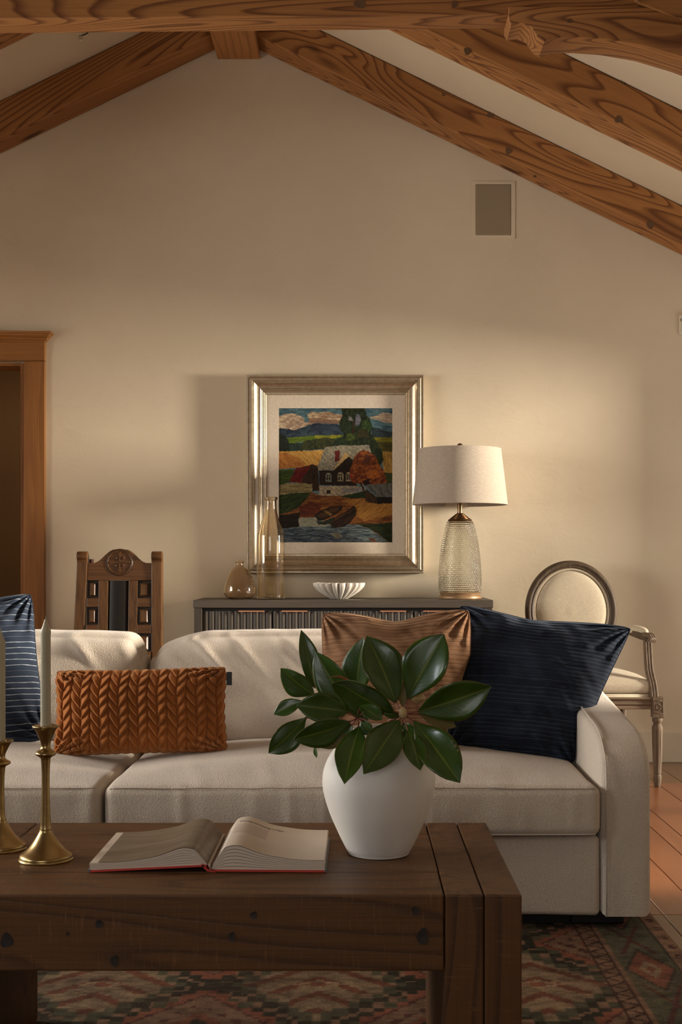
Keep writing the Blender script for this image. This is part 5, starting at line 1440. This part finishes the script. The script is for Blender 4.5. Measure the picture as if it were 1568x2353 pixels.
# autumn tree
poly([(930,900),(980,760),(1030,690),(1090,668),(1150,690),(1230,740),(1270,830),(1330,920),(1365,1040),(1340,1065),(1060,1070),(960,1050),(925,970)], (150,84,32), c2=(86,34,18), sx=26, sy=22, seed=52)
poly([(1120,920),(1200,895),(1280,930),(1290,980),(1200,1010),(1130,990)], (176,104,38), c2=(138,70,28), sx=30, seed=53)
poly([(1100,720),(1170,740),(1160,850),(1090,830)], (70,34,24), c2=(96,50,26), seed=54)
poly([(920,950),(950,940),(985,1050),(950,1040)], (168,62,26), seed=55)
poly([(1070,1040),(1150,1000),(1170,1060),(1110,1080)], (44,24,14), seed=58)
poly([(1040,1050),(1062,1050),(1120,1180),(1100,1180)], (50,30,16), hard=True, seed=56)
# water
poly([(90,1560),(330,1460),(560,1455),(700,1540),(920,1530),(1040,1545),(1160,1590),(1360,1730),(1360,1760),(90,1760)], (118,128,126), c2=(44,58,72), sx=80, sy=9, seed=57)
poly([(320,1480),(340,1460),(560,1460),(700,1545),(600,1570),(340,1560)], (150,148,124), c2=(118,118,106), sx=60, sy=8, seed=59)
poly([(150,1600),(700,1600),(1000,1680),(1100,1740),(150,1750)], (104,112,116), c2=(26,38,54), sx=50, sy=6, seed=60)
poly([(700,1640),(800,1640),(860,1690),(760,1700)], (150,144,124), seed=61)
poly([(1140,1700),(1220,1700),(1240,1740),(1180,1740)], (128,80,44), seed=62)
poly([(980,1530),(1250,1530),(1440,1510),(1440,1760),(1370,1740),(1250,1640),(1100,1560)], (44,54,20), c2=(22,30,12), seed=63)
poly([(90,1430),(230,1420),(350,1395),(325,1500),(340,1560),(200,1585),(90,1570)], (40,26,14), c2=(18,12,8), sx=120, sy=8, seed=64)
# boats
poly([(515,1435),(580,1380),(700,1335),(845,1322),(830,1370),(740,1430),(620,1490),(560,1500)], (34,24,14), seed=65, hard=True)
poly([(540,1440),(600,1392),(700,1350),(820,1335),(790,1378),(700,1430),(600,1470)], (82,52,24), c2=(40,26,14), seed=66, hard=True)
poly([(620,1380),(650,1370),(725,1420),(700,1438)], (150,112,60), hard=True, seed=67)
poly([(530,1500),(620,1500),(760,1450),(720,1530),(570,1545)], (42,50,40), seed=68)
poly([(708,1570),(715,1500),(780,1440),(880,1390),(975,1318),(1005,1370),(1000,1430),(930,1520),(860,1565),(760,1580)], (60,36,18), c2=(24,16,10), ang=-0.6, sx=90, sy=8, hard=True, seed=69)
poly([(730,1510),(800,1440),(900,1390),(970,1340),(940,1400),(820,1460)], (84,56,30), c2=(48,30,16), hard=True, ang=-0.6, seed=70)
img = img * (1 + 0.30*vnoise(GX/7, GY/5, 71)[..., None] + 0.16*vnoise(GX/3.1, GY/12, 72)[..., None])
xsP = np.linspace(mx0 - .001, mx1 + .001, PWd); zsP = np.linspace(mz1 + .001, mz0 - .001, PHt)
XX, ZZ = np.meshgrid(xsP, zsP)
YY = (ym + .0045) - 0.0006 * (vnoise(GX/9, GY/6, 73) + 0.5)
me = fast_mesh('canvas', np.stack([XX, YY, ZZ], -1).reshape(-1, 3), grid_faces(PHt, PWd)[:, ::-1])
me.flip_normals()
grid_colour(me, (lin(np.clip(img * 0.86, 0, 255)) * np.array([1.0, 0.98, 0.92])).reshape(-1, 3))
finish('canvas', me, M_PAINT, pic, True, label='painted landscape with dark log house, autumn tree and boats')
# make sure the canvas normals face the room
# ================================================================== CARVED CHAIR (left)
CY = 5.58; sC = F / CY
def cx_(x): return (x - CX)/sC
def cz_(y): return EYE + (HY - y)/sC
chair = thing('carved_chair', 'dark carved wooden chair with leather panel beside the doorway', 'chair', (cx_(269), CY + .2, 0))
lean = 0.09      # back leans to the wall
def CP(x, z, y=0.0): return (x, CY + y + lean * (z - 0.45), z)
def panel(name, x0, x1, z0, z1, y0, y1, mat, parent=chair, bev=0.002, **k):
    bm = bmesh.new(); vs = box(bm, x0, x1, y0, y1, z0, z1, bev)
    for v in bm.verts: v.co.y += CY + lean * (v.co.z - 0.45)
    return obj(name, bm, mat, parent, **k)
zt_ = cz_(1287)
# posts with scrolled tops
for (xa_, xb_) in ((171, 195), (344, 368)):
    xa2, xb2 = cx_(xa_), cx_(xb_)
    bm = bmesh.new(); box(bm, xa2, xb2, 0, 0.05, 0.0, cz_(1289), 0.003)
    for v in bm.verts:
        v.co.y += CY + max(-0.0, lean * (v.co.z - 0.45))
        k = (cz_(1289) - v.co.z) * 0.035; v.co.x += -k if xa_ < 200 else k*0.2
    po = obj('post', bm, M_CHAIR, chair)
    prof_ = []
    for k in range(15):
        a = math.pi * (-0.35 + 1.55 * k / 14); prof_.append((0.014 - 0.021*math.cos(a) * 1.0, 0.020 + 0.021*math.sin(a)))
    zb_ = cz_(1289)
    pts = [(xa2, CY + lean*(zb_ - .45) + y, zb_ + z) for y, z in [(-0.001, -0.006), (0.002, 0.004), (-0.004, 0.008), (-0.008, 0.018), (-0.006, 0.030), (0.004, 0.040), (0.018, 0.043), (0.034, 0.038), (0.046, 0.022), (0.050, -0.006)]]
    bm = bmesh.new(); prism(bm, pts, (0, 0, 0), (xb2 - xa2, 0, 0), 0.002); obj('scroll', bm, M_CHAIRX, po, True, angle=40)
# crest rail with round boss
cxm = cx_(270); crest = [(cx_(193), cz_(1334)), (cx_(346), cz_(1334)), (cx_(346), cz_(1294))]
for k in range(17):
    t = k/16; x = 337 - (337-203)*t; d = abs(x - 270)
    y = 1294 if d > 62 else 1262 + (32 * (1 - math.cos(min(1, max(0, d - 12)/50) * math.pi))/2)
    crest.append((cx_(x), cz_(y)))
crest.append((cx_(193), cz_(1294)))
bm = bmesh.new(); prism(bm, [(x, 0.008, z) for x, z in crest], (0, 0, 0), (0, 0.03, 0), 0.002)
for v in bm.verts: v.co.y += CY + lean * (v.co.z - 0.45)
cr = obj('crest_rail', bm, M_CHAIRX, chair)
def ringz(name, cxp, czp, r0, r1, yoff, mat, parent):
    bm = bmesh.new(); pts = [CP(cx_(cxp) + r0*math.cos(2*math.pi*k/40), cz_(czp) + r0*math.sin(2*math.pi*k/40), yoff) for k in range(40)]
    tube(bm, pts, r1, 8, True); return obj(name, bm, mat, parent, True)
ringz('medallion_ring', 270, 1292, 0.054, 0.0035, 0.008, M_CHAIRX, cr)
ringz('medallion_groove', 270, 1292, 0.0585, 0.0018, 0.0078, M_DARKGROOVE, cr)
bm = bmesh.new()
for ang in (0.04, math.pi/2 + 0.0):
    d_ = Vector((math.cos(ang), 0, math.sin(ang))); n_ = Vector((-d_.z, 0, d_.x)); c0 = Vector((cx_(270), 0, cz_(1292)))
    for s in (1, -1):
        pts = [c0 + n_*0.0022, c0 - n_*0.0022, c0 + d_*s*0.047 - n_*0.0055, c0 + d_*s*0.049, c0 + d_*s*0.047 + n_*0.0055]
        v0 = [bm.verts.new(CP(p.x, p.z, 0.0085)) for p in pts]; v1 = [bm.verts.new(CP((p.x*0.85 + (c0 + d_*s*0.025).x*0.15), (p.z*.85 + (c0 + d_*s*0.025).z*.15), 0.003)) for p in pts]
        bm.faces.new(v1); 
        for k in range(5): bm.faces.new((v0[k], v0[(k+1) % 5], v1[(k+1) % 5], v1[k]))
bmesh.ops.recalc_face_normals(bm, faces=bm.faces)
obj('carved_cross', bm, M_CHAIRX, cr)
for dx_, dy_ in ((-8.5, -9.5), (9.5, -10), (-9, 8), (9, 7.5)):
    bm = bmesh.new(); bmesh.ops.create_uvsphere(bm, u_segments=12, v_segments=8, radius=0.0052)
    p = Vector(CP(cx_(270 + dx_), cz_(1292 + dy_), 0.006))
    for v in bm.verts: v.co += p
    obj('carved_bead', bm, M_CHAIRX, cr, True)
# stiles, leather and small raised panels
zlow = 0.50
for xa_, xb_ in ((222, 244), (291.5, 312)):
    panel('stile', cx_(xa_), cx_(xb_), zlow, cz_(1334), 0.010, 0.035, M_CHAIR)
for xa_, xb_ in ((195, 222), (312, 344)):
    panel('recess_panel', cx_(xa_) - .002, cx_(xb_) + .002, zlow, cz_(1334), 0.026, 0.032, M_DARKGROOVE)
    for k in range(6):
        y0 = 1334 + 61.5*k
        zt2, zb2 = cz_(y0 + 41), cz_(y0 + 61.5)
        panel('cross_rail', cx_(xa_), cx_(xb_), zb2, zt2, 0.010, 0.030, M_CHAIRX)
        if k < 6:
            xm0, xm1 = cx_(xa_ + 5.5), cx_(xb_ - 6)
            za, zb3 = cz_(y0 + 6), cz_(y0 + 37)
            bm = bmesh.new()
            rr_ = [(xm0, zb3), (xm1, zb3), (xm1, za), (xm0, za)]; ins_ = 0.007
            ri = [(xm0+ins_, zb3+ins_), (xm1-ins_, zb3+ins_), (xm1-ins_, za-ins_), (xm0+ins_, za-ins_)]
            v0 = [bm.verts.new(CP(x, z, 0.027)) for x, z in rr_]; v1 = [bm.verts.new(CP(x, z, 0.018)) for x, z in rr_]; v2 = [bm.verts.new(CP(x, z, 0.011)) for x, z in ri]
            for A_, B2 in ((v0, v1), (v1, v2)):
                for q in range(4): bm.faces.new((A_[q], A_[(q+1) % 4], B2[(q+1) % 4], B2[q]))
            bm.faces.new(v2); bmesh.ops.recalc_face_normals(bm, faces=bm.faces)
            obj('raised_panel', bm, M_CHAIR, chair)
xa2, xb2 = cx_(244), cx_(291.5)
bm = bmesh.new(); nn_ = 14
pts = [(xa2 + (xb2-xa2)*j/nn_, 0.022 - 0.014*math.sin(math.pi*j/nn_)**0.5, zlow) for j in range(nn_+1)]
pts += [(xb2, 0.034, zlow), (xa2, 0.034, zlow)]
prism(bm, pts, (0, 0, 0), (0, 0, cz_(1334.5) - zlow))
for v in bm.verts: v.co.y += CY + lean*(v.co.z - .45)
obj('leather_panel', bm, M_LEATHER, chair, True, angle=40, label='shiny black leather panel')
# seat, legs (behind the sofa)
x0, x1 = cx_(170), cx_(370)
boxo('seat', x0 - .01, x1 + .01, CY - 0.42, CY + .03, 0.44, 0.48, M_LEATHER, chair, 0.01)
boxo('seat_rail', x0, x1, CY - 0.41, CY - .38, 0.36, 0.44, M_CHAIRX, chair, 0.003)
for x in (x0, x1 - .045): boxo('leg', x, x + .045, CY - .415, CY - .37, 0, 0.44, M_CHAIR, chair, 0.003)
boxo('bottom_rail', x0 + .04, x1 - .04, CY + 0.01, CY + 0.035, 0.38, 0.46, M_CHAIRX, chair, 0.002)
# dark red cord behind the left post
p = P(201, 1288, CY + 0.12)
boxo('cord_end', p.x, p.x + 0.018, p.y, p.y + .06, p.z - .012, p.z + .006, M_REDWAX, chair, 0.003, label='dark red block behind the post')

# ================================================================== OVAL-BACK ARMCHAIR (right)
AY = 5.86; sA = F / AY
def ax_(x, Y=AY): return (x - CX) * Y / F
def az_(y, Y=AY): return EYE + (HY - y) * Y / F
ac = thing('oval_back_armchair', 'oval-back armchair in linen and weathered oak at the right by the wall', 'chair', (ax_(1313), 5.65, 0))
oc = Vector((ax_(1313), AY, az_(1404))); orx, orz = 0.5*(1418-1208)/sA, (1404-1288)/sA
NO = 72
# oval frame of moulded section
sec = [(-0.036, 0.02), (-0.036, -0.006), (-0.030, -0.016), (-0.020, -0.018), (-0.012, -0.013), (-0.006, -0.015), (0.0, -0.011), (0.0, 0.02)]
verts, faces = [], []
bl = 0.10
for k in range(NO):
    a = 2*math.pi*k/NO
    for (i_, y) in sec:
        rx_, rz_ = orx - 0.0 + (-(0.036 + i_)), orz - (0.036 + i_)
        x, z = oc.x + rx_*math.cos(a), oc.z + rz_*math.sin(a); verts.append((x, AY + y + bl*(z - 0.75), z))
m = len(sec)
for k in range(NO):
    for j in range(m):
        faces.append((k*m + j, k*m + (j+1) % m, ((k+1) % NO)*m + (j+1) % m, ((k+1) % NO)*m + j))
me = bpy.data.meshes.new('back_frame'); me.from_pydata(verts, [], faces)
bm = bmesh.new(); bm.from_mesh(me); bmesh.ops.recalc_face_normals(bm, faces=bm.faces); bm.to_mesh(me); bm.free()
finish('back_frame', me, M_WEATHERD, ac, True, angle=50)
# upholstered pad
verts, faces = [(oc.x, AY - 0.026 + bl*(oc.z - .75), oc.z)], []
rings_ = 10
for i in range(1, rings_ + 1):
    q = i / rings_
    for k in range(NO):
        a = 2*math.pi*k/NO; x = oc.x + (orx - 0.036)*q*math.cos(a); z = oc.z + (orz - 0.036)*q*math.sin(a)
        verts.append((x, AY + 0.006 - 0.030*math.sqrt(max(0, 1 - q**4)) + bl*(z - .75), z))
for k in range(NO): faces.append((0, 1 + k, 1 + (k+1) % NO))
for i in range(rings_ - 1):
    for k in range(NO): a = 1 + i*NO; faces.append((a + k, a + NO + k, a + NO + (k+1) % NO, a + (k+1) % NO))
pb = pobj('back_pad', verts, faces, M_LINEN, ac)
for rr_ in (0.0375, 0.0425):
    bm = bmesh.new(); tube(bm, [(oc.x + (orx-rr_)*math.cos(2*math.pi*k/NO), AY - 0.009 + bl*(oc.z + (orz-rr_)*math.sin(2*math.pi*k/NO) - .75), oc.z + (orz-rr_)*math.sin(2*math.pi*k/NO)) for k in range(NO)], 0.0026, 8, True)
    obj('welt', bm, M_LINEN, pb, True)
# flat rear lining disc
verts = [(oc.x + (orx-.03)*math.cos(2*math.pi*k/NO), AY + 0.012 + bl*((orz-.03)*math.sin(2*math.pi*k/NO) + oc.z - .75), oc.z + (orz-.03)*math.sin(2*math.pi*k/NO)) for k in range(NO)]
pobj('back_lining', verts, [tuple(range(NO))], M_LINEN, ac, False)
# seat
sx0, sx1 = ax_(1313) - 0.272, 1.262
FY = 5.37
def ribbed(bm, pts, wx_, wy_, ribs=3):
    pass
scx = (sx0 + sx1)/2
def sfn(p, u):
    dz = 0.045 * max(0, 1 - abs(u[0])**2.5) * max(0, 1 - abs(u[1])**2.2) if u[2] > 0 else 0
    return (-(0.03 * u[0] * max(0, u[1])), 0, dz)
v, f = rounded_cushion(sx0 - .005, sx1 + .005, FY + 0.005, 5.83, 0.388, 0.452, 0.028, (24, 24, 8), sfn)
st_ = pobj('seat_pad', v, f, M_LINEN, ac)
bm = bmesh.new(); tube(bm, [(sx0, FY + .004, .391), (sx1 + .002, FY + .004, .391)], 0.0035, 8); tube(bm, [(sx0, FY + .002, .384), (sx1 + .002, FY + .002, .384)], 0.0030, 8)
obj('welt', bm, M_LINEN, st_, True)
# seat rails with mouldings
def rail(p0, p1, name='seat_rail'):
    p0, p1 = Vector(p0), Vector(p1); d_ = (p1 - p0).normalized(); o_ = Vector((d_.y, -d_.x, 0))
    sec_ = [(0, 0.382), (0.010, 0.382), (0.014, 0.376), (0.010, 0.370), (0.008, 0.366), (0.013, 0.360), (0.013, 0.352), (0.008, 0.347), (0.012, 0.342), (0.012, 0.332), (0, 0.330), (-0.012, 0.330), (-0.012, 0.382)]
    bm = bmesh.new(); a_ = [bm.verts.new(p0 + o_*q + Vector((0, 0, z))) for q, z in sec_]; b2 = [bm.verts.new(p1 + o_*q + Vector((0, 0, z))) for q, z in sec_]
    for k in range(len(sec_)): bm.faces.new((a_[k], a_[(k+1) % len(sec_)], b2[(k+1) % len(sec_)], b2[k]))
    bm.faces.new(a_); bm.faces.new(b2); bmesh.ops.recalc_face_normals(bm, faces=bm.faces)
    obj(name, bm, M_WEATHERX, ac, True, angle=40)
rail((sx0, FY, 0), (sx1, FY, 0)); rail((sx1 + .012, FY, 0), (sx1 - .02, 5.84, 0)); rail((sx0 + .02, 5.84, 0), (sx0 - .012, FY, 0)); rail((sx1, 5.84, 0), (sx0, 5.84, 0))
# front legs: block, carved rosette, turned fluted leg
for lx in (1.280, sx0 - 0.018):
    lg = boxo('leg', lx - 0.0235, lx + 0.0235, FY - 0.022, FY + 0.022, 0.296, 0.384, M_WEATHER, ac, 0.002)
    # rosette
    bm = bmesh.new()
    for k in range(8):
        a = 2*math.pi*k/8; d_ = Vector((math.cos(a), 0, math.sin(a))); n_ = Vector((-d_.z, 0, d_.x)); c0 = Vector((lx, FY - .022, 0.342))
        v_ = [bm.verts.new(c0 + d_*0.004), bm.verts.new(c0 + d_*0.011 + n_*0.0042), bm.verts.new(c0 + d_*0.017), bm.verts.new(c0 + d_*0.011 - n_*0.0042)]
        tp = bm.verts.new(c0 + d_*0.011 + Vector((0, -.0035, 0)))
        for q in range(4): bm.faces.new((v_[q], v_[(q+1) % 4], tp))
    bmesh.ops.recalc_face_normals(bm, faces=bm.faces)
    obj('rosette', bm, M_WEATHER, lg)
    bm = bmesh.new()
    for (a_, b2) in (((-.0185, -.026), (.0185, -.026)), ((.0185, -.026), (.0185, .026)), ((.0185, .026), (-.0185, .026)), ((-.0185, .026), (-.0185, -.026))):
        tube(bm, [(lx + a_[0], FY - .0222, .342 + a_[1]), (lx + b2[0], FY - .0222, .342 + b2[1])], 0.0016, 6)
    obj('rosette_border', bm, M_WEATHER, lg, True)
    pr_ = [(0, 0.0), (0.012, 0.0), (0.0135, 0.004), (0.0165, 0.022), (0.0180, 0.038), (0.0175, 0.048), (0.0150, 0.053), (0.0145, 0.056), (0.0175, 0.059), (0.0165, 0.063), (0.0185, 0.10), (0.0215, 0.18), (0.0228, 0.240), (0.0235, 0.252), (0.0200, 0.262), (0.0165, 0.266), (0.0165, 0.272), (0.0215, 0.279), (0.0225, 0.288), (0.0205, 0.295), (0, 0.296)]
    lathe('turned_shaft', pr_, (lx, FY, 0.0005), M_WEATHER, lg, 60, fn=lambda r, z, a: r * (1 - (0.09 if 0.066 < z < 0.245 else 0.0) * (1 - abs(math.sin(5*a)))**2 ), angle=50)
for lx in (sx1 - .03, sx0 + .03):
    bm = bmesh.new(); tube(bm, [(lx, 5.83, 0.385), (lx, 5.85, 0.2), (lx, 5.90, 0.0)], [0.020, 0.018, 0.012], 8); obj('leg', bm, M_WEATHER, ac, True)
# back posts from seat to oval
for s in (1, -1):
    pts = [(oc.x + s*0.145, AY + bl*(az_(1534) - .75) + .002, 0.36), (oc.x + s*0.145, AY + bl*(az_(1534) - .75) + .002, az_(1534)), (oc.x + s*0.150, AY + bl*(az_(1505) - .75), az_(1505)), (oc.x + s*0.170, AY + bl*(az_(1470) - .75), az_(1472)), (oc.x + s*0.192, AY + bl*(az_(1440) - .75), az_(1440))]
    bm = bmesh.new(); sc = smooth_curve(pts, 6)
    rr2 = []
    for q in sc: rr2.append(q)
    # flat ribbed section
    rings_ = []
    for i, q in enumerate(sc):
        w2 = 0.018; sec_ = [(-w2, -.010), (-w2*0.7, -.015), (-w2*0.35, -.011), (0, -.016), (w2*.35, -.011), (w2*.7, -.015), (w2, -.010), (w2, .014), (-w2, .014)]
        rings_.append([bm.verts.new((q.x + a_, q.y + b2, q.z)) for a_, b2 in sec_])
    for A_, B2 in zip(rings_[:-1], rings_[1:]):
        for k in range(9): bm.faces.new((A_[k], A_[(k+1) % 9], B2[(k+1) % 9], B2[k]))
    bmesh.ops.recalc_face_normals(bm, faces=bm.faces); obj('back_post', bm, M_WEATHERD, ac, True, angle=50)
# arms
def sweep(name, path, w_, h_, mat, parent, ribs=3, up=Vector((0, 0, 1))):
    pts = smooth_curve(path, 8); bm = bmesh.new(); rings_ = []
    for i, q in enumerate(pts):
        d_ = (pts[min(i+1, len(pts)-1)] - pts[max(0, i-1)]).normalized()
        s_ = d_.cross(up).normalized(); u_ = s_.cross(d_).normalized()
        sec_ = []
        M_ = 12
        for k in range(M_ + 1):
            t = -1 + 2*k/M_; sec_.append((t * w_, h_ * (0.78 + 0.22*abs(math.cos(t * math.pi * ribs / 2)))))
        sec_ += [(w_, -h_), (-w_, -h_)]
        rings_.append([bm.verts.new(q + s_*a_ + u_*b2) for a_, b2 in sec_])
    for A_, B2 in zip(rings_[:-1], rings_[1:]):
        n_ = len(A_)
        for k in range(n_): bm.faces.new((A_[k], A_[(k+1) % n_], B2[(k+1) % n_], B2[k]))
    bm.faces.new(rings_[0]); bm.faces.new(rings_[-1]); bmesh.ops.recalc_face_normals(bm, faces=bm.faces)
    return obj(name, bm, mat, parent, True, angle=55)
for s in (1, -1):
    mx = lambda x: x if s > 0 else 2*oc.x - x + 0.02
    G = lambda px, py, Y: Vector((mx((px - CX)*Y/F), Y, az_(py, Y)))
    am = sweep('arm', [G(1408, 1445, 5.83), G(1432, 1447, 5.76), G(1456, 1453, 5.62), G(1480, 1462, 5.50), G(1496, 1466, 5.43)], 0.016, 0.014, M_WEATHERD, ac, up=Vector((0, 0, 1)))
    sweep('arm_scroll', [G(1484, 1458, 5.47), G(1494, 1459, 5.43), G(1500, 1466, 5.405), G(1497, 1474, 5.41)], 0.015, 0.009, M_WEATHER, am, up=Vector((0, 0.4, 1)))
    sweep('arm_post', [G(1489, 1470, 5.45), G(1490, 1500, 5.44), G(1493, 1540, 5.41), G(1500, 1570, 5.385), G(1504, 1602, 5.372)], 0.0165, 0.014, M_WEATHER, ac, up=Vector((0, -1, 0.0)))
    c0, c1 = G(1440, 1448, 5.70), G(1487, 1456, 5.50)
    bm = bmesh.new(); bmesh.ops.create_uvsphere(bm, u_segments=24, v_segments=16, radius=1)
    d_ = (c1 - c0); L_ = d_.length/2; d_.normalize(); s2 = d_.cross(Vector((0, 0, 1))).normalized(); u2 = s2.cross(d_)
    mid = (c0 + c1)/2 + Vector((0, 0, 0.004))
    for v in bm.verts:
        x, y, z = v.co; f3 = lambda t, e: math.copysign(abs(t)**e, t)
        v.co = mid + d_*f3(x, 0.8)*L_ + s2*f3(y, .7)*0.023 + u2*(max(-.35, f3(z, .8))*0.024)
    obj('arm_pad', bm, M_LINEN, ac, True)
